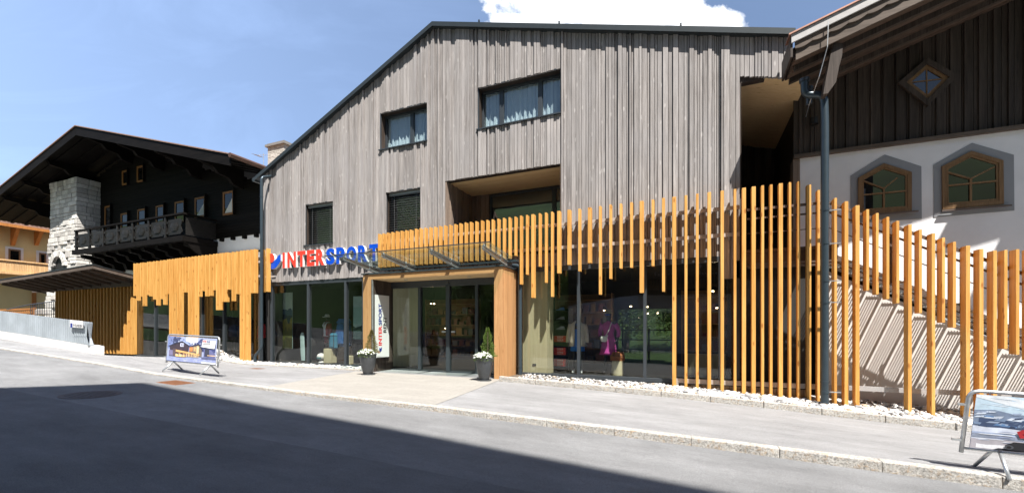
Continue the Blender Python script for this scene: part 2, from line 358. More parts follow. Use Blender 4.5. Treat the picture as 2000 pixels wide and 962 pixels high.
def empty(name, loc, label=None, cat=None, group=None):
    o = bpy.data.objects.new(name, None); col.objects.link(o); o.location = loc; o.empty_display_size = 0.2
    return tag(o, label, cat, group)
def copy_tree(o, parent=None):
    c = o.copy(); col.objects.link(c); c.parent = parent
    for ch in list(o.children): copy_tree(ch, c)
    return c
def text_mb(body, height, depth, bold=0.0, width=None, font_adj=None):
    """lettering as (verts, faces, is_front) in text space: x advance, y up, z towards the reader"""
    cu = bpy.data.curves.new('lettering', 'FONT'); cu.body = body; cu.size = 1.0; cu.extrude = 0.05; cu.offset = bold; cu.resolution_u = 3
    ob = bpy.data.objects.new('lettering', cu); col.objects.link(ob)
    dg = bpy.context.evaluated_depsgraph_get(); me = bpy.data.meshes.new_from_object(ob.evaluated_get(dg))
    v = [tuple(p.co) for p in me.vertices]; f = [tuple(p.vertices) for p in me.polygons]; fr = [p.normal.z > 0.5 for p in me.polygons]
    bpy.data.objects.remove(ob); bpy.data.curves.remove(cu); bpy.data.meshes.remove(me)
    x0, x1 = min(p[0] for p in v), max(p[0] for p in v); y0, y1 = min(p[1] for p in v), max(p[1] for p in v)
    sy_ = height / (y1 - y0); sx_ = (width / (x1 - x0)) if width else sy_
    v = [((p[0] - x0) * sx_, (p[1] - y0) * sy_, (p[2] / 0.05 + 1) / 2 * depth) for p in v]
    return v, f, fr
def put_text(mb, t, origin, ax, ay, front, side=None):
    v, f, fr = t; o = Vector(origin); ax = Vector(ax); ay = Vector(ay); az = ax.cross(ay)
    vs = [o + ax * p[0] + ay * p[1] + az * p[2] for p in v]
    mb.add(vs, [q for q, k in zip(f, fr) if k], front)
    mb.add(vs, [q for q, k in zip(f, fr) if not k], side or front)
def interp(tab, x):
    if x <= tab[0][0]: return tab[0][1]
    for (a, b), (c, d) in zip(tab, tab[1:]):
        if x <= c: return b + (d - b) * (x - a) / (c - a)
    return tab[-1][1]

# ---------------------------------------------------------------- ground, road, pavement
K = [(-60, 1.9), (-40, 0.55), (-24, -0.42), (-19.7, -0.68), (-16.3, -0.855), (-13.6, -1.01), (-11.7, -1.14), (-6.8, -1.325), (-3.9, -1.40), (-2.5, -1.455), (0.3, -1.56), (3.1, -1.68), (8, -1.90), (30, -2.9)]
KH = [(-12, 0.03), (-7, 0.06), (-2, 0.09), (3, 0.12), (40, 0.12)]
B_ = [(-60, 2.0), (-24, -0.36), (-19, -0.74), (-17.6, -0.93), (-16.8, -1.22), (-15.5, -1.34), (-4.6, -1.385), (-0.4, -1.55), (1.5, -1.65), (3.1, -1.76), (4.6, -1.84), (9, -2.05), (30, -3.0)]
YK, YB = 6.1, 10.1
kz = lambda x: interp(K, x)
kh = lambda x: interp(KH, x)
bz = lambda x: interp(B_, x)
def wz(x, y):                                   # pavement surface
    a = kz(x) + kh(x); t = max(0, min(1, (y - YK) / (YB - YK))); t = t * t * (3 - 2 * t) if x < -12 else t
    return a + (bz(x) - a) * t
def sheet(name, xs, ys, zf, mat, kind='structure', parent=None):
    mb = MB(); n = len(xs); mb.v = [(x, y, zf(x, y)) for y in ys for x in xs]
    mb.f = [(j * n + i, j * n + i + 1, (j + 1) * n + i + 1, (j + 1) * n + i) for j in range(len(ys) - 1) for i in range(n - 1)]
    o = mb.build(name, mat, parent, smooth=True)
    return tag(o, kind=kind) if kind else o
def fr(a, b, s):
    n = max(1, int(round((b - a) / s))); return [a + (b - a) * i / n for i in range(n + 1)]
sheet('ground', [-900, -400, -150] + fr(-80, 60, 10) + [150, 400, 900], [-900, -400, -100, -40, -10, 5, 20, 60, 200, 900], lambda x, y: -3.4, M['dust'])
sheet('road', fr(-60, 30, 0.5), fr(-5.5, YK, 0.8), lambda x, y: kz(x), M['asphalt'])
sheet('road_repair_strip', fr(-59.5, 30, 0.5), [-5.5, -3, -1, 1.2, 2.6, 3.4, 3.62, 3.65], lambda x, y: kz(x) + .034 - (.012 if y > 3.63 else 0) if y < 1.3 else kz(x) + .006 + .028 * (3.65 - y) / 2.45, M['road_new'])
# the pavement ends at the ramp wall on the left (X < -17.4, Y < 7.25)
xs = fr(-60, -18, 1.0)[:-1] + fr(-18, 12, 0.4) + fr(13, 30, 1.0)
mb = MB(); ys = [YK, 6.5, 6.9, 7.25, 7.9, 8.6, 9.3, YB, 10.6, 11.6]
mb.v = [(x, y, wz(x, y)) for y in ys for x in xs]; n = len(xs)
for j in range(len(ys) - 1):
    for i in range(n - 1):
        if xs[i] < -17.5 and ys[j] >= 7.2: continue
        if ys[j] >= YB - .01 and xs[i] > -4.7: continue
        mb.f.append((j * n + i, j * n + i + 1, (j + 1) * n + i + 1, (j + 1) * n + i))
tag(mb.build('pavement', M['walk'], smooth=True), kind='structure')
# kerb: one granite stone after another
mb = MB(); x = -60.0
while x < 30:
    L = 1.0; x1 = x + L - 0.003; a, b = kz(x), kz(x1); ha, hb = kh(x) + 0.006, kh(x1) + 0.006; j = random.uniform(-0.004, 0.004)
    y0, y1 = YK - 0.03 + j, YK + 0.13
    v = [(x, y0, a - .2), (x1, y0, b - .2), (x1, y1, b - .2), (x, y1, a - .2), (x, y0 + .012, a + ha), (x1, y0 + .012, b + hb), (x1, y1, b + hb), (x, y1, a + ha)]
    mb.add(v, [(0, 3, 2, 1), (4, 5, 6, 7), (0, 1, 5, 4), (1, 2, 6, 5), (2, 3, 7, 6), (3, 0, 4, 7)]); x += L
o = mb.build('kerb', M['granite'], bevel=0.012); tag(o, kind='structure')
# pale paving in front of the entrance
poly = [(-9.75, 10.46), (-8.15, YK + .14), (-4.05, YK + .14), (-4.72, 10.46)]
mb = MB(); N = 12; rows = []
for j in range(N + 1):
    t = j / N; xa = poly[1][0] + (poly[0][0] - poly[1][0]) * t; xb = poly[2][0] + (poly[3][0] - poly[2][0]) * t; y = poly[1][1] + (poly[0][1] - poly[1][1]) * t
    rows += [(xa + (xb - xa) * i / N, y, wz(xa + (xb - xa) * i / N, y) + 0.006) for i in range(N + 1)]
mb.v = rows; mb.f = [(j * (N + 1) + i, j * (N + 1) + i + 1, (j + 1) * (N + 1) + i + 1, (j + 1) * (N + 1) + i) for j in range(N) for i in range(N)]
tag(mb.build('paved_path', M['paving'], smooth=True), kind='structure')
# stone edging along the planting beds
def edging(xa, xb, y, up, nm):
    mb = MB(); x = xa
    while x < xb:
        x1 = min(xb, x + 1.0) - 0.008; j = random.uniform(-.008, .008)
        a, b = wz(x, y), wz(x1, y); y0, y1 = y + j, y + .12 + j
        v = [(x, y0, a - .2), (x1, y0, b - .2), (x1, y1, b - .2), (x, y1, a - .2), (x, y0 + .015, a + up), (x1, y0 + .015, b + up), (x1, y1, b + up), (x, y1, a + up)]
        mb.add(v, [(0, 3, 2, 1), (4, 5, 6, 7), (0, 1, 5, 4), (1, 2, 6, 5), (2, 3, 7, 6), (3, 0, 4, 7)]); x += 1.0
    o = mb.build(nm, M['granite'], bevel=0.015); tag(o, kind='structure')
edging(-4.62, 12, YB, 0.13, 'kerb_edging'); edging(-16.4, -9.75, 10.6, 0.05, 'kerb_edging')
sheet('planting_bed_ground', fr(-4.6, 12, 0.6), [YB + .1, 11.0, 12.6, 14], lambda x, y: bz(x) + 0.06, M['soil'])
sheet('planting_bed_ground', fr(-24, -9.6, 0.8), [10.7, 11.7], lambda x, y: bz(x) - 0.01 if x > -17 else -1.36, M['soil'])
def rock(mb, c, r):
    sc_ = [random.uniform(.65, 1.15) for _ in range(3)]; sc_[2] *= 0.7; a = random.uniform(0, 6.28); ca, sa = math.cos(a), math.sin(a)
    t = (1 + 5 ** .5) / 2; vs = []
    for p in ((-1, t, 0), (1, t, 0), (-1, -t, 0), (1, -t, 0), (0, -1, t), (0, 1, t), (0, -1, -t), (0, 1, -t), (t, 0, -1), (t, 0, 1), (-t, 0, -1), (-t, 0, 1)):
        k = r / 1.9 * random.uniform(.78, 1.12); x, y, z = p[0] * k * sc_[0], p[1] * k * sc_[1], p[2] * k * sc_[2]
        vs.append((c[0] + x * ca - y * sa, c[1] + x * sa + y * ca, c[2] + z))
    mb.add(vs, [(0, 11, 5), (0, 5, 1), (0, 1, 7), (0, 7, 10), (0, 10, 11), (1, 5, 9), (5, 11, 4), (11, 10, 2), (10, 7, 6), (7, 1, 8), (3, 9, 4), (3, 4, 2), (3, 2, 6), (3, 6, 8), (3, 8, 9), (4, 9, 5), (2, 4, 11), (6, 2, 10), (8, 6, 7), (9, 8, 1)])
mb = MB()
for i in range(4600):
    x = random.uniform(-4.3, 7.2) if i % 3 else random.uniform(0.5, 7.2); ymax = 11.45 if x < 2.4 else 12.35
    y = random.uniform(YB + .17, ymax); k = min(1, max(.45, (x + 4.6) / 4)); r = random.uniform(.028, .085) * k * (1.15 if random.random() < .12 else 1)
    rock(mb, (x, y, bz(x) + 0.075 + random.uniform(-.02, .045) * k), r)
for i in range(1500):
    x = random.uniform(-18, -9.8); y = random.uniform(10.74, 11.42); rock(mb, (x, y, bz(x) + random.uniform(0, .04)), random.uniform(.03, .065))
g = mb.build('bed_gravel', M['pebble']); tag(g, 'white and grey crushed stones filling the bed along the shop front', 'gravel', kind='stuff')
# covers let into the road and the pavement
def cover(name, x, y, z, shape, rx, ry, mat, label, cat):
    mb = MB(); ring = []
    if shape == 'round':
        mb.loft([(x, y, z - .05, rx, ry), (x, y, z + .006, rx, ry), (x, y, z + .006, rx * .9, ry * .9), (x, y, z + .003, rx * .88, ry * .88)], 28)
        for k in range(-4, 5):
            w = (rx * .8) * math.sqrt(max(0, 1 - (k / 4.6) ** 2)); mb.box(x - w, x + w, y + k * ry * .17 - .012, y + k * ry * .17 + .012, z + .001, z + .009)
    else:
        mb.box(x - rx, x + rx, y - ry, y + ry, z - .05, z + .004)
        for k in range(9):
            xx = x - rx * .85 + k * rx * .2125; mb.box(xx - .012, xx + .012, y - ry * .85, y + ry * .85, z + .004, z + .014)
    base = (lambda q: kz(q)) if y < YK else (lambda q: wz(q, y))
    mb.v = [(a, b, c + base(a) - base(x)) for a, b, c in mb.v]
    tag(mb.build(name, mat), label, cat)
cover('manhole_cover', -10.0, 4.15, kz(-10), 'round', .42, .42, M['iron'], 'round dark iron manhole cover in the shaded road', 'manhole cover')
cover('drain_grate', -10.35, 5.72, kz(-10.35), 'square', .34, .2, M['rust'], 'rusty rectangular drain grate in the sunlit gutter by the kerb', 'drain')
cover('access_cover', -13.1, 9.6, wz(-13.1, 9.6), 'square', .22, .16, M['rust'], 'small rusty cover in the pavement near the shop window', 'drain cover')

# ---------------------------------------------------------------- the grey timber shop building
YF = 11.5; FL = -1.33; HB = 1.75; XL, XP, XR = X_(510, YF), X_(850, YF), 2.12
ZL, ZP, ZR = 5.75, 9.44, 6.62
def roofz(x): return ZL + (ZP - ZL) * (x - XL) / (XP - XL) if x < XP else ZP + (ZR - ZP) * (x - XP) / (XR - XP)
XO = X_(1445, YF)
def soffz(x): return 6.0 - 0.28 * (x - XO)
shop = empty('shop_building', (XL, YF, FL), 'large gabled shop building clad in weathered grey vertical boards', 'building')
W1 = (X_(744.5, YF), X_(836, YF), Z_(836, 274.8, YF), Z_(836, 200.6, YF))
W2 = (X_(935.5, YF), X_(1095, YF), Z_(1095, 221, YF), Z_(1095, 134.6, YF))
V1 = (X_(598, YF), X_(652, YF), 3.03, 4.50)
V2 = (X_(756, YF), X_(823, YF), 3.03, 4.50)
LG = (X_(871, YF), X_(1097, YF), 2.1, Z_(1097, 319.7, YF))
holes = [W1, W2, V1, V2, LG]; XC = X_(1408, YF)
def spans(xa, xb):
    xm = (xa + xb) / 2
    lo = HB if xm < XC else (1.19 if xm < XO else soffz(xm))
    iv = [(lo, roofz(xm))]
    for h in holes:
        if h[0] - 1e-4 <= xm <= h[1] + 1e-4:
            nv = []
            for a, b in iv:
                if h[2] > a: nv.append((a, min(b, h[2])))
                if h[3] < b: nv.append((max(a, h[3]), b))
            iv = nv
    return [(a, b) for a, b in iv if b - a > .02]
brk = sorted([XL, XR, XP, XC, XO] + [h[0] for h in holes] + [h[1] for h in holes])
mb = MB(); bk = MB(); k = 0; rnd = random.Random(3)
for xa, xb in zip(brk, brk[1:]):
    if xb - xa < .01: continue
    for a, b in spans(xa, xb):                    # backing wall behind the boards
        if abs(b - roofz((xa + xb) / 2)) < .01: bk.prism([(xa, a), (xb, a), (xb, roofz(xb) - .02), (xa, roofz(xa) - .02)], YF + .021, YF + .20)
        else: bk.box(xa, xb, YF + .021, YF + .20, a, b)
    x = xa
    while x < xb - .005:
        w = rnd.choice([.05, .06, .07, .09, .11, .13]); x1 = min(xb, x + w)
        if xb - x1 < .04: x1 = xb
        t = rnd.choice([.018, .030, .050, .066]); g = .006
        for a, b in spans(x, x1):
            top = abs(b - roofz((x + x1) / 2)) < .01; xs0, xs1 = x + g, x1 - g
            lo = a - (rnd.uniform(0, .02) if abs(a - HB) < .01 else 0)
            mb.prism([(xs0, lo), (xs1, lo), (xs1, (roofz(xs1) if top else b)), (xs0, (roofz(xs0) if top else b))], YF - t, YF + .02)
        x = x1
mb.build('cladding', M['grey_wood'], shop); bk.build('backing_wall', M['dark_wood'], shop)
DY = 17.0
mb = MB()                                          # side, rear walls and floors
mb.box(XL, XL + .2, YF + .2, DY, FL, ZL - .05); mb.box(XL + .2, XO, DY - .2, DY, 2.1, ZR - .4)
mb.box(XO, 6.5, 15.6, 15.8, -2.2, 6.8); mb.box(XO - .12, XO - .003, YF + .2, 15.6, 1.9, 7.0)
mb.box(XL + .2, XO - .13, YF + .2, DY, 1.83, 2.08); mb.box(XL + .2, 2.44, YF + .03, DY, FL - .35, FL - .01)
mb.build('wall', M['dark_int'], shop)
rf = MB()
for (xa, za, xb, zb) in ((XL - .10, roofz(XL - .1), XP, ZP), (XP, ZP, XR + .05, roofz(XR + .05))):
    rf.prism([(xa, za), (xb, zb), (xb, zb + .12), (xa, za + .12)], YF - .15, DY)
rf.build('roof', M['roofmetal'], shop)
tr = MB()
for (xa, za, xb, zb) in ((XL - .12, roofz(XL - .12), XP, ZP), (XP, ZP, XR + .05, roofz(XR + .05))):
    tr.prism([(xa, za + .0), (xb, zb + .0), (xb, zb + .14), (xa, za + .14)], YF - .19, YF - .155)
for px in (940, 1095, 1330): 
    p = X_(px, YF); tr.box(p - .02, p + .02, YF - .17, YF - .13, roofz(p) + .17, roofz(p) + .23)
tr.build('roof_edge', M['roofmetal'], shop)

def window(parent, x0, x1, z0, z1, y, mat, glassm, splits=(), fw=.075, deep=.07, name='window', sill=None, curtain=False, back=M['black'], label=None, sub=True):
    """a window: frame (own mesh), pane, sill, curtain"""
    mb = MB(); mb.box(x0, x1, y, y + deep, z0, z0 + fw); mb.box(x0, x1, y, y + deep, z1 - fw, z1)
    mb.box(x0, x0 + fw, y, y + deep, z0 + fw, z1 - fw); mb.box(x1 - fw, x1, y, y + deep, z0 + fw, z1 - fw)
    for s in splits: mb.box(s - fw * .9, s + fw * .9, y, y + deep, z0 + fw, z1 - fw)
    f = mb.build(name, mat, parent, bevel=.006)
    if label: f['label'] = label
    MB().box(x0 + fw, x1 - fw, y + deep * .55, y + deep * .7, z0 + fw, z1 - fw).build('pane', glassm, f)
    if sill: MB().box(x0 - .05, x1 + .02, sill[0], y, z0 - .035, z0 - .004).build('sill', M['anth'], f)
    if curtain:
        cb = MB(); n = int((x1 - x0) / .02); pts = [(x0 + (x1 - x0) * i / n, y + .115 + .022 * math.sin(i * .9) + .012 * math.sin(i * 2.3 + 1)) for i in range(n + 1)]
        cb.v = [(p[0], p[1], z0 + .02) for p in pts] + [(p[0], p[1], z1 - .02) for p in pts]
        cb.f = [(i, i + 1, n + 2 + i, n + 1 + i) for i in range(n)]; cb.build('curtain', M['curtain'], f, smooth=True)
    return f
def reveal(h, depth, mat, soff=None):
    mb = MB(); x0, x1, z0, z1 = h; y1 = YF + depth; e = .03
    mb.box(x0 - e, x0 - .001, YF - .02, y1, z0, z1); mb.box(x1 + .001, x1 + e, YF - .02, y1, z0, z1); mb.box(x0 - e, x1 + e, YF - .02, y1, z0 - e, z0 - .001)
    mb.build('reveal', mat, shop); s = MB().box(x0 - e, x1 + e, YF - .02, y1, z1 + .001, z1 + e).build('reveal', soff or mat, shop)
for h, sp in ((W1, (X_(808, YF + .3),)), (W2, (X_(982, YF + .3), X_(1057, YF + .3)))):
    reveal(h, .34, M['anth']); window(shop, h[0], h[1], h[2], h[3], YF + .20, M['anth'], M['win_glass'], sp, sill=(YF - .09,), curtain=True)
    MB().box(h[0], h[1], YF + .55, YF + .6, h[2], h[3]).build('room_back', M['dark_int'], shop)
for h in (V1, V2):
    reveal(h, .30, M['anth'])
    f = window(shop, h[0], h[1], h[2], h[3], YF + .2, M['anth'], M['win_glass'], (), sill=(YF - .09,), label='window closed with silver slatted blind')
    MB().box(h[0], h[1], YF + .32, YF + .36, h[2], h[3]).build('room_back', M['black'], f)
    mb = MB(); z = h[3] - .12
    mb.box(h[0] + .02, h[1] - .02, YF + .06, YF + .15, h[3] - .1, h[3] - .005)
    while z > h[2] + .02:
        mb.add([(h[0] + .03, YF + .07, z), (h[1] - .03, YF + .07, z), (h[1] - .03, YF + .14, z + .022), (h[0] + .03, YF + .14, z + .022), (h[0] + .03, YF + .07, z + .004), (h[1] - .03, YF + .07, z + .004), (h[1] - .03, YF + .14, z + .026), (h[0] + .03, YF + .14, z + .026)], [(0, 3, 2, 1), (4, 5, 6, 7), (0, 1, 5, 4), (2, 3, 7, 6)])
        z -= .078
    for q in (.18, .82):
        xx = h[0] + (h[1] - h[0]) * q; mb.box(xx - .003, xx + .003, YF + .065, YF + .068, h[2], h[3] - .1)
    mb.build('blind', M['blind'], f)
# loggia: side walls of boards, pale timber soffit, glazing with a dark frame
yl = Z = 13.18; lg = MB(); x0, x1, z0, z1 = LG
def boards_yz(mb, x, ya, yb, za, zb, s, zt=None):
    y = ya
    while y < yb - .01:
        w = rnd.choice([.07, .10, .13, .16]); y1 = min(yb, y + w); t = rnd.choice([.015, .03, .045]); b = zb
        mb.box(min(x, x + s * t), max(x, x + s * t), y + .004, y1 - .004, za, b); y = y1
def boards_xz(mb, xa, xb, y, za, zb, t0=(.015, .03, .045), ws=(.07, .10, .13, .16), zf=None):
    x = xa
    while x < xb - .01:
        w = rnd.choice(ws); x1 = min(xb, x + w); t = rnd.choice(t0)
        if zf: mb.prism([(x + .004, za), (x1 - .004, za), (x1 - .004, zf(x1)), (x + .004, zf(x))], y - t, y)
        else: mb.box(x + .004, x1 - .004, y - t, y, za, zb)
        x = x1
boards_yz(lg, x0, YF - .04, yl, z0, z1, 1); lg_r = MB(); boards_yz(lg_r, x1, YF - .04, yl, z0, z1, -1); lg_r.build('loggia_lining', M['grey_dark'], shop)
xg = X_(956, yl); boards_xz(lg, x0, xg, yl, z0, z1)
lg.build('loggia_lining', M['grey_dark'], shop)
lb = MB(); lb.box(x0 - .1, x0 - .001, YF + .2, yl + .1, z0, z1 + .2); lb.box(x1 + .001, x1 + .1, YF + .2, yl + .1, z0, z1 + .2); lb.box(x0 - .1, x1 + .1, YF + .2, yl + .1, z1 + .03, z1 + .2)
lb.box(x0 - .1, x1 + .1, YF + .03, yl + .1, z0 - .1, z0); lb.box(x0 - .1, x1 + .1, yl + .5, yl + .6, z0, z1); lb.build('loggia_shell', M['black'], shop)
MB().box(x0, x1, YF + .022, yl, z1 + .002, z1 + .028).build('soffit', M['ply'], shop)
window(shop, xg, x1 - .05, z0, z1 - .005, yl, M['anth'], M['win_glass'], (X_(1082, yl),), label='tall loggia glazing in a dark frame')
MB().box(X_(892, yl), X_(900, yl), yl - .15, yl - .05, Z_(896, 410, yl), Z_(896, 410, yl) + .03).build('wall_lamp', M['anth'], shop)
# the deep passage on the right
ps = MB(); ps.prism([(XO, soffz(XO)), (2.44, soffz(2.44)), (2.44, soffz(2.44) + .03), (XO, soffz(XO) + .03)], YF + .022, 15.6)
ps.build('soffit', M['ply'], shop)
MB().prism([(XO - .1, soffz(XO) + .035), (2.44, soffz(2.44) + .035), (2.44, soffz(2.44) + .3), (XO - .1, soffz(XO) + .3)], YF + .03, 15.6).build('soffit_deck', M['black'], shop)
pb = MB(); boards_yz(pb, XO, YF + .02, 15.55, 1.7, soffz(XO), 1); boards_xz(pb, XO, 2.46, 15.58, 1.7, 6.1); pb.build('passage_lining', M['dark_wood'], shop)

# shop windows ---------------------------------------------------------------
def shopfront(name, xa, xb, mull, parent, zt=HB - .01, zb=FL, w=.08, label=None, y=YF):
    mb = MB(); mb.box(xa, xb, y - .02, y + .10, zt - .13, zt); mb.box(xa, xb, y - .05, y + .10, zb - .06, zb + .05)
    ms = [xa + w / 2] + list(mull) + [xb - w / 2]
    for m in ms: mb.box(m - w / 2, m + w / 2, y - .03, y + .12, zb + .05, zt - .13)
    f = mb.build(name, M['anth'], parent, bevel=.005)
    if label: f['label'] = label
    for a, b in zip(ms, ms[1:]): MB().box(a + w / 2, b - w / 2, y + .03, y + .045, zb + .05, zt - .13).build('pane', M['glass'], f)
    return f
shopfront('shop_window', X_(529, YF), X_(712, YF), [X_(602, YF), X_(675, YF)], shop)
shopfront('shop_window', X_(1011, YF), XO, [X_(1130, YF), X_(1259.5, YF), X_(1407, YF)], shop)
tk = MB()                                            # zinc toothed strip under the boards
for i in range(60):
    xx = X_(530, YF) + i * .1
    if xx < X_(705, YF): tk.box(xx, xx + .06, YF - .035, YF - .025, HB - .05, HB - .01)
tk.build('toothed_trim', M['anth'], shop)
bs = MB(); boards_xz(bs, -4.5, 2.4, YF - .012, -1.95, -1.40, (.008, .012)); bs.build('base_boards', wood('pale_base_boards', (.42, .37, .32), (.6, .55, .50), (.3, .25, .2), 'z', 40, .8, .2, .3), shop)
# entrance portal ------------------------------------------------------------
YPo = 10.5; GZ = -1.40
xa0, xa1, xb0, xb1 = X_(709, YPo), X_(726, YPo), X_(965, YPo), X_(983, YPo)
portal = empty('entrance_portal', (0, 0, 0)); portal.location = (xa0, YPo, GZ); portal.parent = shop; portal.location = Vector((xa0, YPo, GZ)) - shop.location; portal['label'] = 'light brown timber portal around the glass entrance'
po = MB()
def vbox(mb, x0, x1, y0, y1, z0, z1, n, ax='x'):      # planked solid so that each plank has its own tone
    for i in range(n):
        if ax == 'x': a, b = x0 + (x1 - x0) * i / n, x0 + (x1 - x0) * (i + 1) / n; mb.box(a + .001, b - .001, y0, y1, z0, z1)
        elif ax == 'y': a, b = y0 + (y1 - y0) * i / n, y0 + (y1 - y0) * (i + 1) / n; mb.box(x0, x1, a + .001, b - .001, z0, z1)
        else: a, b = z0 + (z1 - z0) * i / n, z0 + (z1 - z0) * (i + 1) / n; mb.box(x0, x1, y0, y1, a + .001, b - .001)
vbox(po, xb0, xb1, YPo, YPo + .03, GZ, 1.655, 2); vbox(po, xb1 - .03, xb1 + .002, YPo + .032, YF, GZ, 1.655, 9, 'y')
po.box(xb0, xb0 + .03, YPo + .032, YF, GZ, 1.5); po.build('jamb', M['portal'], portal); po = MB(); vbox(po, xa0, xa1, YPo, YPo + .03, GZ, 1.655, 2)
po.box(xa0, xa0 + .03, YPo + .032, YF - .05, GZ, 1.655)
po.build('jamb', M['portal'], portal)
pb_ = MB(); vbox(pb_, xa1 + .001, xb0 - .001, YPo + .001, YPo + .031, 1.505, 1.655, 1, 'z'); pb_.build('lintel', M['portal_x'], portal)
MB().box(xa1, xb0, YPo + .032, YF - .02, 1.505, 1.53).build('soffit', M['ply'], portal)
sp_ = MB()
for px, py in ((795, 549), (918, 540)):
    q = at(px, py, YPo + .55); sp_.loft([(q[0], YPo + .5, 1.495, .055, .055), (q[0], YPo + .5, 1.504, .055, .055)], 14)
sp_.build('spotlight', M['steel'], portal)
MB().box(xa0 + .03, xb1 - .03, YPo + .03, YF, 1.58, 1.65).build('portal_roof', M['black'], portal)
jm = MB(); vbox(jm, xa1 - .03, xa1 + .02, YPo + .05, YF, GZ, 1.5, 8, 'y'); jm.build('side_panel', M['dark_wood'], portal)
MB().box(xa1 - .02, xa1 + .025, YPo + .0, YPo + .045, GZ, 1.5).build('metal_corner', M['steel'], portal)
cf = MB(); cf.box(xa0 - .05, xb1 + .04, YPo - .03, YPo + .25, 1.66, 1.70); cf.box(xb1 - .2, xb1 + .04, YPo + .25, YF + .0, 1.66, 1.70); cf.build('metal_capping', M['anth'], portal)
YD = 11.42
dx = [X_(p, YD) for p in (762, 820, 875.5, 931)] + [xb0 + .05]
dr = MB(); dr.box(dx[0] - .04, dx[-1], YD - .02, YD + .12, 1.30, 1.50); dr.box(dx[0] - .04, dx[-1], YD - .02, YD + .1, GZ + .01, GZ + .06)
for i, m_ in enumerate(dx): w = .05 if i != 2 else .065; dr.box(m_ - w, m_ + w, YD - .02 - (.02 if i in (1, 2) else 0), YD + .08, GZ + .06, 1.30)
dr.box(dx[2] - .05, dx[2] + .05, YD - .07, YD - .02, 1.36, 1.42)
door = dr.build('sliding_door', M['anth'], shop, bevel=.004); door['label'] = 'wide glazed sliding entrance door in a dark frame'
for a, b in zip(dx, dx[1:]): MB().box(a + .05, b - .05, YD + .02, YD + .035, GZ + .06, 1.30).build('pane', M['glass'], door)
hd = MB(); hd.box(dx[2] - .24, dx[2] - .1, YD + .0, YD + .01, -.14, -.09); hd.box(dx[2] + .1, dx[2] + .24, YD + .0, YD + .01, -.14, -.09); hd.build('door_handle', M['steel'], door)
MB().box(xa1 + .03, xb0, YPo + .08, YD - .03, GZ - .02, GZ + .025).build('threshold', M['steel'], shop)
# glass canopy over the portal, tilted up to the street
cz = lambda y: 2.07 - (y - 9.28) * .105
gc = MB(); ca, cb2 = -9.71, -4.48
def slab_y(mb, x0, x1, y0, y1, t, m=None, off=0):
    v = [(x0, y0, cz(y0) + off), (x1, y0, cz(y0) + off), (x1, y1, cz(y1) + off), (x0, y1, cz(y1) + off)]
    mb.add(v + [(a, b, c + t) for a, b, c in v], [(0, 3, 2, 1), (4, 5, 6, 7), (0, 1, 5, 4), (1, 2, 6, 5), (2, 3, 7, 6), (3, 0, 4, 7)], m)
seam = [ca, -7.85, -6.29, cb2]
for a, b in zip(seam, seam[1:]): slab_y(gc, a + .008, b - .008, 9.28, 11.1, .016)
canopy = gc.build('glass_canopy', M['canopy_glass'], shop); canopy['label'] = 'tilted glass canopy over the entrance'
ge = MB(); slab_y(ge, ca, cb2, 9.262, 9.279, .022, None, -.003); slab_y(ge, ca, cb2, 11.1, 11.16, .05, None, -.01)
for s in (seam[1], seam[2]): slab_y(ge, s - .007, s + .007, 9.28, 11.1, .02)
ge.build('glass_edge', M['anth'], canopy)
for xb_ in (-9.22, -7.85, -6.29, -4.75):
    b_ = MB(); y0, y1 = 9.42, 10.95
    zt0, zt1 = cz(y0) - .03, cz(y1) - .03
    b_.prism_yz([(y0, zt0 - .05), (y1, 1.71), (y1, zt1), (y0, zt0)], xb_ - .006, xb_ + .006)
    v = [(y0, zt0), (y1, zt1), (y1, zt1 + .008), (y0, zt0 + .008)]; b_.prism_yz(v, xb_ - .04, xb_ + .04)
    v = [(y0, zt0 - .055), (y1, 1.702), (y1, 1.712), (y0, zt0 - .045)]; b_.prism_yz(v, xb_ - .035, xb_ + .035)
    for yy in (9.5, 10.5): b_.tube([(xb_, yy, zt0 - .1 + (yy - 9.5) * -.1), (xb_, yy, cz(yy) + .03)], .022, 8)
    b_.box(xb_ - .06, xb_ + .06, 10.5, 10.62, 1.70, 1.715)
    b_.build('bracket', M['steel'], canopy)
# rainwater pipes
def pipe(path, r, mat, clips, parent=shop, nm='downpipe'):
    mb = MB(); mb.tube(path, r, 14); 
    for z in clips: mb.tube([(clips_x, clips_y, z - .02), (clips_x, clips_y, z + .02)], r * 1.12, 14)
    return mb.build(nm, mat, parent, smooth=True)
def rounded(pts, rad=.12, k=5):
    pts = [Vector(p) for p in pts]; out = [pts[0]]
    for i in range(1, len(pts) - 1):
        a, b, c = pts[i - 1], pts[i], pts[i + 1]; r1 = min(rad, (a - b).length * .45, (c - b).length * .45)
        p, q = b + (a - b).normalized() * r1, b + (c - b).normalized() * r1
        for j in range(k + 1):
            t = j / k; out.append(p * (1 - t) ** 2 + b * 2 * t * (1 - t) + q * t * t)
    return out + [pts[-1]]
yp = 11.06; xp = X_(511, yp); clips_x, clips_y = xp, yp
pipe(rounded([(xp, YF - .06, ZL + .04), (xp, yp, ZL - .12), (xp, yp, Z_(511, 680, yp)), (X_(498, yp), yp, Z_(498, 694, yp)), (X_(498, yp), yp, -1.36)]), .052, M['pipe'], (4.9, 3.3, 1.6, .2))
MB().tube([(XL - .16, YF - .2, ZL - .02), (XL - .16, DY, ZL - .02)], .085, 12).build('gutter', M['roofmetal'], shop)
yp = 11.3; xp = X_(1015.5, yp); clips_x, clips_y = xp, yp
pipe(rounded([(xp - .22, yp, 1.80), (xp, yp, 1.76), (xp, yp, -1.36)], .08), .06, M['pipe'], (-1.1, 1.3))
yp = 10.86; xp = X_(1611, yp); clips_x, clips_y = xp, yp; s_ = lambda px, py: at(px, py, yp)
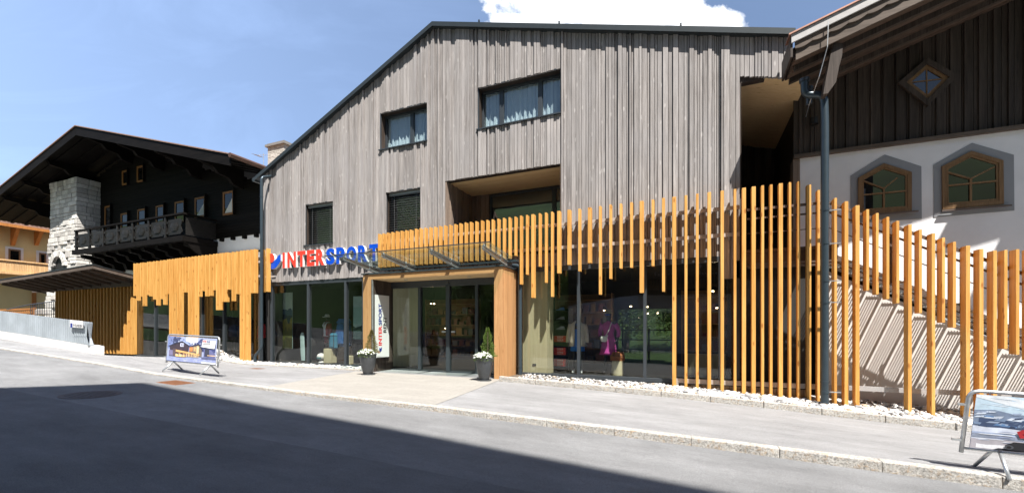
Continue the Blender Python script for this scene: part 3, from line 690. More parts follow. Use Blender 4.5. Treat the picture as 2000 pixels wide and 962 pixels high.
top = [s_(1571, 156), s_(1571, 182), s_(1590, 192), s_(1608, 184), s_(1611, 200)]
pp = pipe(rounded([s_(1571, 160), s_(1572, 186), s_(1609, 184), s_(1611, 230), (xp, yp, -1.75)], .17, 7), .074, M['pipe'], [Z_(1611, q, yp) for q in (410, 475, 548, 590, 745, 765)])
pp['label'] = 'thick blue grey downpipe with a curved top in front of the stairs'
mb = MB(); q = s_(1571, 160); mb.tube([q, (q[0], q[1], q[2] + .06)], .098, 14); q = s_(1587, 172); mb.tube([(q[0], q[1] + .3, q[2] - .2), (q[0], q[1] + .3, q[2] + .15)], .06, 12); mb.tube([(q[0], q[1] + .3, q[2] + .12), (q[0], q[1] + .3, q[2] + .17)], .085, 12)
mb.build('pipe_socket', M['anth'], pp, smooth=True)
mb = MB()
for q in (410, 475, 548, 590, 765):
    z = Z_(1611, q, yp); mb.box(xp - .02, xp + .3, yp + .06, yp + .09, z - .01, z + .01)
mb.build('pipe_bracket', M['steel'], pp)

# ---------------------------------------------------------------- larch slat screens
def slat_screen(root, sl, Y0, D, prx=None):
    for (xl, xr, yt, yb) in sl:
        xm = (xl + xr) / 2; a, b = X_(xl, Y0), X_(xr, Y0); ratio = abs(a / Y0)
        w = max(.048, min(.10, (b - a) - D * ratio * (1 if xm < 1350 else .9)))
        x0, x1 = (a, a + w) if xm < 1350 else (b - w, b)
        zt = Z_(xm, yt, Y0); zb = Z_(xm, yb, Y0) if yb else 1.98
        j = random.uniform(-.004, .004)
        MB().box(x0, x1, Y0 + j, Y0 + D + j, zb, zt).build('slat', M['larch'], root, bevel=.004)
SY = 11.18
screenL = empty('slat_screen', (X_(260, SY), SY, FL), 'dense orange larch slat screen with stepped lower edge on the left wing', 'slat screen')
tl = lambda x: 514 + (x - 260.5) * (485 - 514) / (500.8 - 260.5)
full = 710
bl = [(260.5, 390), (266, 427), (273.5, 397), (278.5, 468), (286.5, 383), (291.5, 393), (298.5, 418), (305, 463), (312.5, 415), (318.5, 459), (326, 375), (330, 0), (335.5, 0), (341, 370), (345, 0), (350, 0), (355.5, 362), (361, 362), (367, 0), (374, 0), (380, 0), (386.5, 395), (393.5, 352), (400.5, 392), (408.5, 388), (416, 345), (421.5, 500), (428, 500), (433, 436), (439, 436), (443, 340), (452, 430), (460.5, 375), (468, 0), (474.5, 0), (481, 0), (488.3, 367), (495, 367)]
sl = []
for i, (x, b) in enumerate(bl):
    nx = bl[i + 1][0] if i + 1 < len(bl) else 501
    sl.append((x, nx - (.8 if 438 < x < 470 else 0), tl(x), (480 + b / 4.007) if b else 640 + (694 + (x - 260) * .056 - 640)))
sl += [(509.5, 518, 486, 569.5), (519.5, 528, 484, 569)]
slat_screen(screenL, sl, SY, .16)
mb = MB()
for z0 in (2.55, 2.0): mb.box(X_(260, SY), X_(505, SY), SY + .17, SY + .21, z0 - .04, z0 + .04)
for z0 in (2.5, 1.95): mb.box(X_(508, SY), X_(529, SY), SY + .17, SY + .21, z0 - .03, z0 + .03)
mb.build('rail', M['rail'], screenL)
screenR = empty('slat_screen', (X_(740, SY), SY, FL), 'long open orange larch slat screen rising over the entrance and down past the stairs', 'slat screen')
s3 = [(738, 745, 456), (746.5, 754, 455), (755, 762.5, 453.5), (764, 771.5, 452.5), (773, 780.5, 451), (782, 789.5, 450), (791, 798.5, 449), (800, 808, 448), (810, 817, 446), (819, 826.5, 445), (828.5, 836, 444), (838, 845, 443), (847.5, 855, 442), (857, 864.5, 440.5), (867, 874.5, 439.5), (877, 884, 438.5), (887, 894, 437), (897, 904.5, 435.5), (907.3, 914.5, 433.8), (917.5, 925, 432.8), (928, 935.4, 431.7), (939, 946, 430), (949.3, 957, 429), (960, 967, 428), (971, 978, 426.5), (982, 989.2, 425), (993, 1000.5, 423.8)]
sl = [(a, b, c, 0) for a, b, c in s3]
sl += [(1004.5, 1011.5, 422.5, 499), (1015.3, 1022.3, 420.5, 554.8), (1027, 1033.6, 419.3, 535.8), (1037.5, 1047, 418, 581), (1052, 1059, 416, 520), (1064, 1070.8, 414.5, 551.6), (1076, 1082.8, 413, 579), (1088, 1097, 411.5, 533), (1108, 1117, 409, 516.5), (1129.2, 1136, 407, 529), (1148, 1157, 404.5, 513), (1169.6, 1176.2, 401.8, 574.6), (1190, 1196.3, 399, 544), (1210, 1216.5, 397, 523.4), (1230.5, 1236.9, 394.4, 522), (1249.2, 1258.2, 392, 571.3), (1272.4, 1278.6, 389.2, 519), (1293, 1299.2, 386.3, 568.8), (1313, 1321, 384, 757), (1337, 1342.6, 381, 758), (1359, 1364.6, 378, 761), (1381.3, 1388.8, 375, 764.6), (1406.7, 1414, 372, 767.7), (1432, 1438.2, 369, 768), (1448, 1457, 366.5, 767.8), (1466.5, 1476, 364.3, 769.9), (1485, 1492.3, 362, 769.9), (1501.6, 1509, 360.2, 771), (1518.7, 1529, 358, 775.5), (1538.4, 1545.6, 355.8, 775.8), (1555, 1563, 354, 778), (1573.3, 1584.5, 360.5, 781), (1593.3, 1601.6, 371, 783)]
slat_screen(screenR, sl, SY, .16)
st = [(1626, 1634.8, 386.5, 789.4), (1644, 1657, 393.2, 792.8), (1665, 1679, 401, 793.5), (1687, 1697.5, 409, 566.8), (1706, 1716.4, 416, 574.6), (1725.8, 1737, 423.5, 583.6), (1745.5, 1756.7, 431, 591.7), (1765.6, 1781, 438.3, 806.5), (1789, 1801, 448, 611.2), (1810.5, 1826.6, 455.5, 810.4), (1834, 1846, 464, 629.7), (1855, 1867.7, 472, 639.3), (1876, 1895, 479.5, 815), (1901.5, 1921, 486, 817), (1928, 1947.5, 489, 820), (1953.7, 1968, 488, 681), (1977, 1991.4, 486.5, 692), (2003, 2017, 486, 704), (2030, 2048, 488, 845)]
slat_screen(screenR, st, 11.05, .20)
mb = MB(); xe = X_(1446, SY)
for za in (Z_(1440, 401, SY), Z_(1440, 454, SY)): mb.box(X_(738, SY), xe, SY + .17, SY + .205, za - .045, za + .045)
mb.build('rail', M['rail'], screenR)
mb = MB(); mb.box(X_(1316, SY), X_(1603, SY), SY + .17, SY + .21, -1.36, -1.25); mb.box(X_(1618, SY), 8.0, SY + .17, SY + .21, -1.35, -1.25); mb.build('rail', M['rail'], screenR)
for px in (1112, 1180, 1262, 1345, 1425): 
    xx = X_(px, SY); b_ = MB()
    for za in (Z_(1440, 401, SY), Z_(1440, 454, SY)): b_.box(xx - .015, xx + .015, SY + .2, YF + .02, za - .12, za - .02)
    b_.build('bracket', M['steel'], screenR)
mb = MB(); xx = X_(1323, YF - .1); mb.box(xx - .03, xx + .03, YF - .16, YF - .1, -1.75, -1.3); mb.build('support_post', M['steel'], screenR)

# ---------------------------------------------------------------- outside staircase with its landing
T_ = lambda x: 1.81 - .557 * (x - 3.04)
ty0, ty1 = 11.42, 12.28
stairs = empty('outside_staircase', (3.0, 11.9, -1.75), 'grey perforated metal staircase descending right along the white wall', 'staircase')
mb = MB(); mb.prism([(2.95, T_(2.95)), (9.5, T_(9.5)), (9.5, T_(9.5) - .28), (2.95, T_(2.95) - .28)], ty1 + .01, ty1 + .05); mb.build('stringer', M['brownrail'], stairs)
MB().prism([(2.95, T_(2.95) - .40), (9.5, T_(9.5) - .40), (9.5, T_(9.5) - .43), (2.95, T_(2.95) - .43)], ty0 - .02, ty0 + .0).build('stringer', M['brownrail'], stairs)
run = .29; x = 3.0; i = 0
while x < 9.3:
    z = T_(x) - .36 - .0; mb = MB(); n = 6
    for k in range(n): mb.box(x + k * run / n, x + k * run / n + run / n * .38, ty0, ty1, z - .02, z)
    for k in range(2): yy = ty0 + .01 + (ty1 - ty0 - .02) * k; mb.box(x, x + run, yy - .008, yy + .008, z - .05, z - .021)
    rz = run * .557
    mb.box(x + run - .045, x + run, ty0, ty1, z - .05, z - .021)
    mb.build('step', M['steel'], stairs); x += run; i += 1
ld = MB(); xl0 = X_(1449, YF); ld.box(xl0, 2.98, ty0 + .02, ty0 + .06, 1.52, 1.80); ld.box(xl0, 2.98, ty1, ty1 + .05, 1.50, 1.80)
for k in range(60):
    xx = xl0 + k * .026
    if xx < 2.96: ld.box(xx, xx + .013, ty0 + .07, ty1, 1.76, 1.785)
ld.box(xl0, 2.98, ty0 - .05, ty0 + .018, 1.77, 1.83); ld.box(xl0, 2.98, ty0 - .02, ty0 + .02, 1.44, 1.47); ld.build('landing', M['brownrail'], stairs)
for q in (1597, 1738, 1876):
    xx = X_(q, ty0); zz = T_(max(xx, 3.0)) - .4
    MB().box(xx - .025, xx + .025, ty0 - .06, ty0 - .02, zz, Z_(q, 405 + max(0, q - 1620) * .347, ty0)).build('post', M['brownrail'], stairs)
yr = 11.27
hr = MB()
def rail_line(pa, pb, r): hr.beam(pa, pb, r, r * 1.2)
a0 = at(1460, 410, yr); a1 = at(1618, 396, yr); b1 = at(2000, 536, yr); d = (Vector(b1) - Vector(a1)); e1 = Vector(a1) + d * 1.4
rail_line(a0, (a1[0], yr, a0[2]), .045); rail_line((a1[0], yr, a0[2]), e1 + Vector((0, 0, a0[2] - a1[2])), .045)
for dz, r_ in ((.21, .03), (.55, .014)):
    rail_line((a0[0], yr, a0[2] - dz), (a1[0], yr, a0[2] - dz), r_); rail_line((a1[0], yr, a0[2] - dz), e1 + Vector((0, 0, a0[2] - a1[2] - dz)), r_)
hr.build('handrail', M['brownrail'], stairs)

# ---------------------------------------------------------------- chalet on the right
YR = 12.4; XW = X_(1562, YR); ZW = 4.19
ch = empty('chalet', (XW, YR, -1.8), 'white rendered chalet with dark board gable and angular window surrounds', 'building')
slope = .31; sof = lambda x: 5.84 + slope * (x - 3.03)            # roof underside at the wall
mb = MB(); mb.prism([(XW, T_(XW) - .25), (XW, ZW), (14, ZW), (14, -2.4), (9.3, -2.4), (9.3, T_(9.3) - .4)], YR, YR + .3); mb.build('wall', M['render'], ch)
MB().prism([(2.95, -2.3), (9.3, -2.3), (9.3, T_(9.3) - .41), (2.95, T_(2.95) - .45)], YR - .02, YR + .28).build('plinth_wall', M['beige_wall'], ch)
MB().box(XW - .02, XW + .28, YR + .3, 15.58, 1.5, 6.6).build('side_wall', M['dark_wood'], ch)
gb = MB(); boards_xz(gb, XW - .12, 14, YR + .10, ZW + .06, 0, (.03,), (.20, .22, .25), lambda x: sof(x) + .1)
x = XW - .12 + .21
gb.build('gable_boards', M['dark_wood'], ch)
bt = MB(); x = XW
while x < 13.8: bt.prism([(x, ZW + .06), (x + .055, ZW + .06), (x + .055, sof(x) + .1), (x, sof(x) + .08)], YR + .035, YR + .068); x += .235
bt.build('gable_batten', M['dark_wood'], ch)
MB().box(XW - .14, 14, YR - .10, YR + .08, ZW - .03, ZW + .05).build('sill_board', M['verge'], ch)
MB().box(XW - .14, XW, YR - .02, YR + .3, 1.9, ZW - .04).build('corner_board', M['grey_dark'], ch)
# roof: slab with wide overhang to the street, eave cut back behind
YV = 10.45; xe = X_(1547, YV); vsof = lambda x: sof(x) + .11; zv = lambda x: 5.35 + slope * (x - xe)
rr = MB()
def slab_x(mb, xa, xb, y0, y1, za, t, m=None): mb.prism([(xa, za(xa)), (xb, za(xb)), (xb, za(xb) + t), (xa, za(xa) + t)], y0, y1, m)
slab_x(rr, xe + .03, 8.6, YV + .05, 11.38, lambda x: sof(x) + .12, .22); slab_x(rr, 2.5, 8.6, 11.381, YR + .4, lambda x: sof(x) + .12, .22); slab_x(rr, XW, 8.6, YR + .4, 24, lambda x: sof(x) + .12, .22)
rr.build('roof', M['dark_wood'], ch)
rb = MB()
for k in range(8): yy = YV + .08 + k * .26; slab_x(rb, xe + .05 if k < 3 else 2.5, 8.6, yy, yy + .235, lambda x: sof(x) + .085, .03)
rb.build('soffit_board', wood('soffit_boards', (.05, .032, .022), (.14, .095, .07), (.04, .03, .02), 'x', 40, .65, .25), ch)
pu = MB()
for dx_, dz_ in ((1.35, .17), (3.1, .17), (4.8, .17)):
    xx = xe + dx_
for k, (off, h_) in enumerate(((.0, .16),)): pass
for yy in (10.75, 11.25, 11.85): slab_x(pu, xe + .1 if yy < 11.5 else 2.5, 8.6, yy, yy + .10, lambda x: sof(x) - .03, .11)
pu.build('rafter', M['dark_wood'], ch)
# verge boards: plain lower board, scalloped middle board, pale capping, copper strip
y0 = YV; vb = MB(); f0 = lambda x: 5.33 + slope * (x - xe)
def zpx(px, py): q = at(px, py, YV); return q[0], q[2]
slab_x(vb, xe + .07, 8.6, y0 + .02, y0 + .06, lambda x: vsof(x) + .04 - .10, .26)
x = xe + .05
while x < 8.6:
    x1 = x + .30; n = 6; pts = [(x, vsof(x) + .34), (x1, vsof(x1) + .34)]
    for j in range(n + 1):
        xx = x1 + (x - x1) * j / n; pts.append((xx, vsof(xx) + .17 - .035 * math.sin(math.pi * j / n)))
    vb.prism(pts, y0 - .02, y0 + .018); x = x1 + .002
vb.build('verge_board', M['verge'], ch)
MB().prism([(xe - .03, vsof(xe) + .02), (xe + .01, vsof(xe) + .02), (xe + .01, vsof(xe) + .44), (xe - .03, vsof(xe) + .44)], y0 - .02, 11.38).build('eave_board', M['dark_wood'], ch)
cp = MB(); slab_x(cp, xe - .02, 8.6, y0 - .06, y0 - .022, lambda x: vsof(x) + .30, .17); cp.build('verge_capping', plain('pale_grey_capping', (.40, .39, .385), .6), ch)
MB_c = MB(); slab_x(MB_c, xe - .07, 8.6, y0 - .09, y0 + .3, lambda x: vsof(x) + .475, .03); MB_c.build('copper_edge', plain('weathered_copper', (.36, .19, .14), .5, .4), ch)
# curved purlin head and lightning wire
q = [(1628, 84), (1646, 84), (1645, 108), (1639, 130), (1633, 160), (1617, 182), (1608, 184), (1612, 160), (1618, 130), (1622, 108)]
ph = MB(); ph.prism([(X_(a, YV + .1), Z_(a, b, YV + .1)) for a, b in q], YV + .1, YV + .32); ph.build('purlin', M['dark_wood'], ch)
w = MB(); w.tube([at(1618, 42, YV - .09), at(1616, 92, YV - .09), at(1600, 150, YV), at(1580, 205, YV + .6), at(1574, 228, YR - .1)], .008, 6); w.build('lightning_wire', M['steel'], ch)
sl_ = MB(); q = at(1590, 235, YR - .1); sl_.loft([(q[0], q[1], q[2] - .1, .09, .09), (q[0], q[1], q[2] + .06, .07, .07)], 12); sl_.beam(q, (q[0], YR + .1, q[2]), .04, .04); sl_.build('wall_lamp', M['black'], ch)
# added unseen roof slabs, shaped to cast the shade edge on the white wall
shade_roof = MB(); slab_x(shade_roof, 7.3, 8.47, 10.0, 24, lambda x: sof(x) + .1, .3); slab_x(shade_roof, 8.48, 14, 9.3, 24, lambda x: sof(x) + .1, .3); shade_roof.box(13.7, 14, YR, 24, -2.4, 8); shade_roof.build('roof', M['dark_wood'], ch)
# windows with angular surround
def offset_poly(poly, k):
    cx = sum(p[0] for p in poly) / len(poly); cz_ = sum(p[1] for p in poly) / len(poly); return [(cx + (p[0] - cx) * k, cz_ + (p[1] - cz_) * k) for p in poly]
def ringprism(mb, a, b, y0, y1):
    n = len(a); v = [(p[0], y0, p[1]) for p in a] + [(p[0], y0, p[1]) for p in b] + [(p[0], y1, p[1]) for p in a] + [(p[0], y1, p[1]) for p in b]
    f = []
    for i in range(n):
        j = (i + 1) % n; f += [(i, j, n + j, n + i), (2 * n + i, 3 * n + i, 3 * n + j, 2 * n + j), (i, 2 * n + i, 2 * n + j, j), (n + i, n + j, 3 * n + j, 3 * n + i)]
    mb.add(v, f)
def shaped_window(outer, inner, y, sur, label, node, name='window', deep=.16):
    f = MB(); O = [(X_(a, y), Z_(a, b, y)) for a, b in outer]; I = [(X_(a, y), Z_(a, b, y)) for a, b in inner]
    s = MB(); s.prism(O, y - .012, y - .004)
    W = MB(); I2 = offset_poly(I, .86); ringprism(W, I, I2, y - .05, y - .006); ringprism(W, offset_poly(I, .87), offset_poly(I, .78), y - .035, y - .0055)
    win = W.build(name, M['oak'], ch); win['label'] = label
    s.build('surround', sur, win)
    MB().prism(offset_poly(I, .86), y - .014, y - .0125).build('pane', M['mirror'], win)
    return win, I, I2
t = NT('dark_reflecting_pane'); t.set(Base_Color=(.008, .008, .008), Roughness=0.0); t.b.inputs['Specular IOR Level'].default_value = 0.5; t.b.inputs['IOR'].default_value = 1.7; M['mirror'] = t.m
for o, i_, lb_, cx_, sill in (
    ([(1661, 343), (1727.5, 302), (1799, 325), (1800, 427), (1661, 436)], [(1675, 348), (1725, 320), (1779, 337), (1779, 413), (1675, 420)], 'pentagonal brown window beside the downpipe', (1725, 369, 1751, 348, 1684, 354), 420),
    ([(1822.7, 322), (1898, 279.5), (1979.5, 302.6), (1980.5, 411), (1823.5, 424)], [(1838, 326), (1895, 296), (1957, 314.4), (1958, 399.6), (1839, 410)], 'pentagonal brown window reflecting a green meadow', (1894, 350, 1940, 327, 1848, 337), 410)):
    win, I, I2 = shaped_window(o, i_, YR, M['greyband'], lb_, None)
    mm = MB(); y = YR; c = (X_(cx_[0], y), Z_(cx_[0], cx_[1], y)); In = offset_poly(I, .80)
    zc = c[1]
    for tgt in ((X_(cx_[2], y), Z_(cx_[2], cx_[3], y)), (X_(cx_[4], y), Z_(cx_[4], cx_[5], y))):
        mm.beam((c[0], y - .03, c[1]), (tgt[0], y - .03, tgt[1]), .03, .035, None, (0, 1, 0))
    lo = In[4][1]; mm.box(c[0] - .018, c[0] + .018, y - .046, y - .018, lo, c[1]); mm.box(In[4][0], In[3][0], y - .045, y - .019, c[1] - .10 - .016, c[1] - .10 + .016)
    mm.build('glazing_bar', M['oak'], win); MB().box(I[4][0] - .03, I[3][0] + .1, y - .10, y - .052, I[4][1] - .05, I[4][1] - .02).build('sill', M['brownrail'], win)
D0 = [(1752, 164), (1809, 115), (1869, 150), (1810, 209)]; yg_ = YR + .03
Dp = [(X_(a, yg_), Z_(a, b, yg_)) for a, b in D0]; W = MB(); ringprism(W, Dp, offset_poly(Dp, .72), yg_ - .06, yg_ + .01); dw = W.build('window', M['dark_wood'], ch); dw['label'] = 'diamond shaped window in the dark gable boards'
W = MB(); ringprism(W, offset_poly(Dp, .715), offset_poly(Dp, .54), yg_ - .03, yg_ + .005); c = (sum(p[0] for p in Dp) / 4, sum(p[1] for p in Dp) / 4)
q = offset_poly(Dp, .6); W.beam((q[0][0], yg_ - .01, q[0][1]), (q[2][0], yg_ - .01, q[2][1]), .02, .02, None, (0, 1, 0)); W.beam((q[1][0], yg_ - .011, q[1][1]), (q[3][0], yg_ - .011, q[3][1]), .02, .02, None, (0, 1, 0)); W.build('frame', M['oak'], dw)
MB().prism(offset_poly(Dp, .6), yg_ - .004, yg_ + .0).build('pane', M['mirror'], dw)

YC_ = 16.0
# ---------------------------------------------------------------- shop annex under the left screen and the fin wall
an = empty('shop_annex', (X_(260, YF), YF, FL), 'low glazed shop wing between the grey building and the fin wall', 'building')
shopfront('shop_window', X_(262, YF), XL - .05, [X_(p, YF) for p in (303, 336, 372, 394, 437, 470)], an, 2.75, FL + .03, .075)
MB().box(X_(262, YF), XL - .02, YF - .02, YF + .12, 1.62, 2.6).build('head_panel', M['anth'], an)
wl = MB(); wl.box(X_(258, YF), XL - .02, YF + .15, DY, 2.66, 2.80); wl.box(X_(258, YF) - .02, XL - .02, YF + .15, DY, FL - .3, FL - .01); wl.box(X_(258, YF), XL - .02, 15.8, 15.95, FL, 2.65); wl.box(X_(258, YF), X_(258, YF) + .1, YF + .15, 15.79, FL, 2.65); wl.build('wall', M['dark_int'], an); MB().box(X_(258, YF), XL - .02, YF + .15, YC_ - .01, 2.801, 2.84).build('roof', M['roof_bounce'], an)  # last box: pale layer added on the roof as a light reflector
fx0, fx1 = X_(108, 11.3), X_(259.5, 11.3)
bm_ = MB(); bm_.box(fx0 - 2.5, fx1 - .02, 11.28, 11.42, 1.93, 2.14); bm_.build('beam', M['verge'], an)
mb = MB(); mb.box(fx0, fx1, 11.55, 11.65, -1.4, 1.95); mb.build('fin_backing', M['dark_wood'], an)
x = fx0; fins = empty('fin_wall', (fx0, 11.3, -1.3), 'row of upright larch fins in the shade of the carport roof', 'slat screen')
while x < fx1 - .12: MB().box(x, x + .065, 11.30, 11.53, -1.22, 1.925).build('fin', M['larch'], fins, bevel=.004); x += .285
# carport roof
cp_ = empty('carport_roof', (-27, 10.6, 1.9), 'brown timber carport roof tilted up to the street', 'canopy')
o1, o2, w1, w2_ = (-32.4, 9.87, 2.30), (-23.55, 9.87, 2.58), (-32.4, 11.9, 1.98), (-23.45, 11.9, 2.14)
def quad_slab(mb, a, b, c, d, t, m=None):
    v = [a, b, c, d]; v2 = [(p[0], p[1], p[2] + t) for p in v]; mb.add(v + v2, [(0, 3, 2, 1), (4, 5, 6, 7), (0, 1, 5, 4), (1, 2, 6, 5), (2, 3, 7, 6), (3, 0, 4, 7)], m)
mb = MB(); quad_slab(mb, o1, o2, w2_, w1, .06); mb.build('roof_deck', M['verge'], cp_)
mb = MB(); quad_slab(mb, (o1[0], o1[1] - .07, o1[2] - .05), (o2[0] + .05, o2[1] - .07, o2[2] - .05), (o2[0] + .05, o2[1] - .02, o2[2] - .05), (o1[0], o1[1] - .02, o1[2] - .05), .15)
quad_slab(mb, (o2[0] + .005, o2[1] - .02, o2[2] - .05), (o2[0] + .05, o2[1] - .02, o2[2] - .05), (w2_[0] + .05, w2_[1], w2_[2] - .05), (w2_[0] + .005, w2_[1], w2_[2] - .05), .15); mb.build('fascia', M['verge'], cp_)
mb = MB(); quad_slab(mb, (o1[0], o1[1] - .09, o1[2] + .11), (o2[0] + .07, o2[1] - .09, o2[2] + .11), (w2_[0] + .07, w2_[1], w2_[2] + .11), (w1[0], w1[1], w1[2] + .11), .03); mb.build('roof_sheet', M['roofmetal'], cp_)
for i in range(11):
    t = i / 10.6 + .02; a = Vector(o1).lerp(Vector(o2), t); b = Vector(w1).lerp(Vector(w2_), t)
    MB().beam(a + Vector((0, .02, -.07)), b + Vector((0, -.4, -.07)), .07, .12).build('rafter', M['verge'], cp_)
# ramp wall with corrugated zinc screen
rw = empty('ramp_wall', (-17.6, 7.25, -.8), 'low grey corrugated metal parapet on a white plinth along the pavement', 'wall')
yw = 7.26; xs_ = [X_(p, yw) for p in (-40, 0, 60, 120, 184)]; tops = [602, 607, 614.5, 622.5, 630]; mids = [641, 646, 655, 665, 676]; bots = [653, 659, 668, 679, 690]
pxs = [-40, 0, 60, 120, 184]
def pl(tab, px): return interp(list(zip(pxs, tab)), px)
mb = MB(); n = 30
for i in range(n):
    a, b = -40 + 224 * i / n, -40 + 224 * (i + 1) / n; xa, xb = X_(a, yw), X_(b, yw)
    mb.prism([(xa, Z_(a, pl(bots, a), yw) - .3), (xb, Z_(b, pl(bots, b), yw) - .3), (xb, Z_(b, pl(mids, b), yw)), (xa, Z_(a, pl(mids, a), yw))], yw, yw + .25)
mb.build('plinth', M['white'], rw)
mb = MB(); px = -40.0; prev = None; k = 0
e0, e1 = X_(-40, yw), X_(173, yw); nx = int((e1 - e0) / .035); yy_ = [0, -.02, -.02, 0]
pts = []
for i in range(nx + 1):
    xx = e0 + (e1 - e0) * i / nx; pp_ = 1000 + 832 * ((xx / yw) * .9219 + .3875) / (.9219 - (xx / yw) * .3875); pts.append((xx, yw + .02 + yy_[i % 4], Z_(pp_, pl(mids, pp_), yw) + .01, Z_(pp_, pl(tops, pp_), yw)))
mb.v = [(p[0], p[1], p[2]) for p in pts] + [(p[0], p[1], p[3]) for p in pts] + [(p[0], p[1] + .05, p[2]) for p in pts] + [(p[0], p[1] + .05, p[3]) for p in pts]
m_ = len(pts); mb.f = [(i, i + 1, m_ + i + 1, m_ + i) for i in range(m_ - 1)] + [(2 * m_ + i, 3 * m_ + i, 3 * m_ + i + 1, 2 * m_ + i + 1) for i in range(m_ - 1)] + [(m_ + i, m_ + i + 1, 3 * m_ + i + 1, 3 * m_ + i) for i in range(m_ - 1)]
mb.build('corrugated_sheet', M['zinc'], rw)
mb = MB(); ex = e1; zt_ = pts[-1][3]; zb_ = pts[-1][2]; mb.prism([(ex - .02, zt_), (ex + .05, zt_ - .02), (ex - .03, zb_ + .25), (ex + .12, zb_), (ex - .02, zb_)], yw - .03, yw + .08); mb.build('end_flashing', M['zinc'], rw)
nb = empty('notice_board', (X_(151, 7.2), 7.2, Z_(151, 632, 7.2)), 'small white notice board fixed to the grey corrugated parapet', 'sign')
q = [(X_(a, 7.2), Z_(a, b, 7.2)) for a, b in ((137, 624), (162, 626.5), (162, 640), (137, 638))]
MB().prism(q, 7.19, 7.205).build('board', M['white'], nb)
mb = MB(); put_text(mb, text_mb('P KUNDEN', .085, .004, .01, .55), (q[0][0] + .22, 7.189, q[0][1] - .22), (1, 0, -.045), (0, 0, 1), colmat('grey_print', (.12, .12, .14)))
mb.box(q[0][0] + .05, q[0][0] + .17, 7.184, 7.189, q[0][1] - .25, q[0][1] - .11, M['signblue']); mb.box(q[0][0] + .1, q[0][0] + .95, 7.185, 7.189, q[0][1] - .36, q[0][1] - .345, M['grey_print']); mb.build('lettering', None, nb)

M['dim_oak'] = wood('dim_brown_window_wood', (.20, .085, .025), (.32, .15, .05), (.12, .05, .02), 'z', 50, .5, .15, .3, .1)
# ---------------------------------------------------------------- black timber chalet on the left
YC = 16.0; YW_ = 13.3
lc = empty('timber_chalet', (-30, YC, -1.3), 'big black timber chalet with wide gable roof and stone tower', 'building')
rx, rz_ = X_(148, YW_), Z_(148, 250, YW_); ex_, ez_ = X_(450, YW_), Z_(450, 306, YW_); sl2 = (rz_ - ez_) / (ex_ - rx); lx = rx - 15
rl = lambda x: rz_ - abs(x - rx) * sl2 * (1 if x > rx else .86)
cxr = X_(505, YC) + .6; zb2 = 5.12
mb = MB(); boards = []; z = zb2
while z < rz_ - .6:                                   # horizontal boards of the gable
    z1 = z + .17
    xa = max(-41.5, rx - (rz_ - .45 - z1) / (sl2 * .86)); xb = min(cxr, rx + (rz_ - .45 - z1) / sl2)
    if xb - xa > .5: mb.box(xa, xb, YC - .02 - .012 * (int(z * 10) % 2), YC + .1, z + .004, z1 - .004)
    z = z1
mb.build('gable_boards', M['black_wood'], lc)
mb = MB(); mb.box(-41.5, cxr, YC + .03, YC + .3, -1.4, zb2 - .01); mb.build('wall', M['render'], lc)
mb = MB(); mb.box(cxr - .3, cxr, YC + .3, 28, -1.4, rl(cxr)); mb.box(-41.5, -41.2, YC + .3, 28, -1.4, 8); mb.build('side_wall', M['black_wood'], lc)
mb = MB(); mb.prism([(lx, rl(lx) - .05), (rx, rz_ - .05), (ex_, ez_ - .05), (ex_, ez_ + .13), (rx, rz_ + .13), (lx, rl(lx) + .13)], YW_ + .06, 30); mb.build('roof', M['black_wood'], lc)
mb = MB(); mb.prism([(rx, rz_ - .42), (ex_, ez_ - .42), (ex_, ez_ + .1), (rx, rz_ + .1)], YW_, YW_ + .05); mb.prism([(lx, rl(lx) - .42), (rx - .01, rz_ - .42), (rx - .01, rz_ + .1), (lx, rl(lx) + .1)], YW_, YW_ + .05)
mb.build('verge_board', M['black_wood'], lc)
mb = MB(); mb.prism([(rx, rz_ + .11), (ex_, ez_ + .11), (ex_, ez_ + .16), (rx, rz_ + .16)], YW_ - .05, 30); mb.prism([(lx, rl(lx) + .11), (rx - .01, rz_ + .11), (rx - .01, rz_ + .16), (lx, rl(lx) + .16)], YW_ - .05, 30); mb.build('roof_sheet', M['tile'], lc)
mb = MB(); mb.tube([(ex_ + .1, YW_ - .1, ez_ + .04), (ex_ + .1, 30, ez_ + .04)], .11, 10); g_ = mb.build('gutter', plain('copper_brown_gutter', (.13, .07, .05), .5, .4), lc)
for k in range(4): yy = YW_ + .6 + k * .75; MB().prism([(lx, rl(lx) - .13), (rx, rz_ - .13), (ex_, ez_ - .13), (ex_, ez_ - .051), (rx, rz_ - .051), (lx, rl(lx) - .051)], yy, yy + .16).build('rafter', M['black_wood'], lc)
for xx in (rx - 10.5, rx - 7.6, rx - 4.2, rx + .2, rx + 3.6, rx + 7.2, rx + 10.8):   # stepped purlin brackets
    zt = rl(xx) - .14; b_ = MB(); b_.prism_yz([(YW_ + .25, zt), (YC, zt), (YC, zt - 1.05), (YC - .6, zt - .95), (YC - .8, zt - .68), (YC - 1.4, zt - .6), (YC - 1.6, zt - .36), (YW_ + .4, zt - .28)], xx - .11, xx + .11); b_.build('bracket', M['black_wood'], lc)
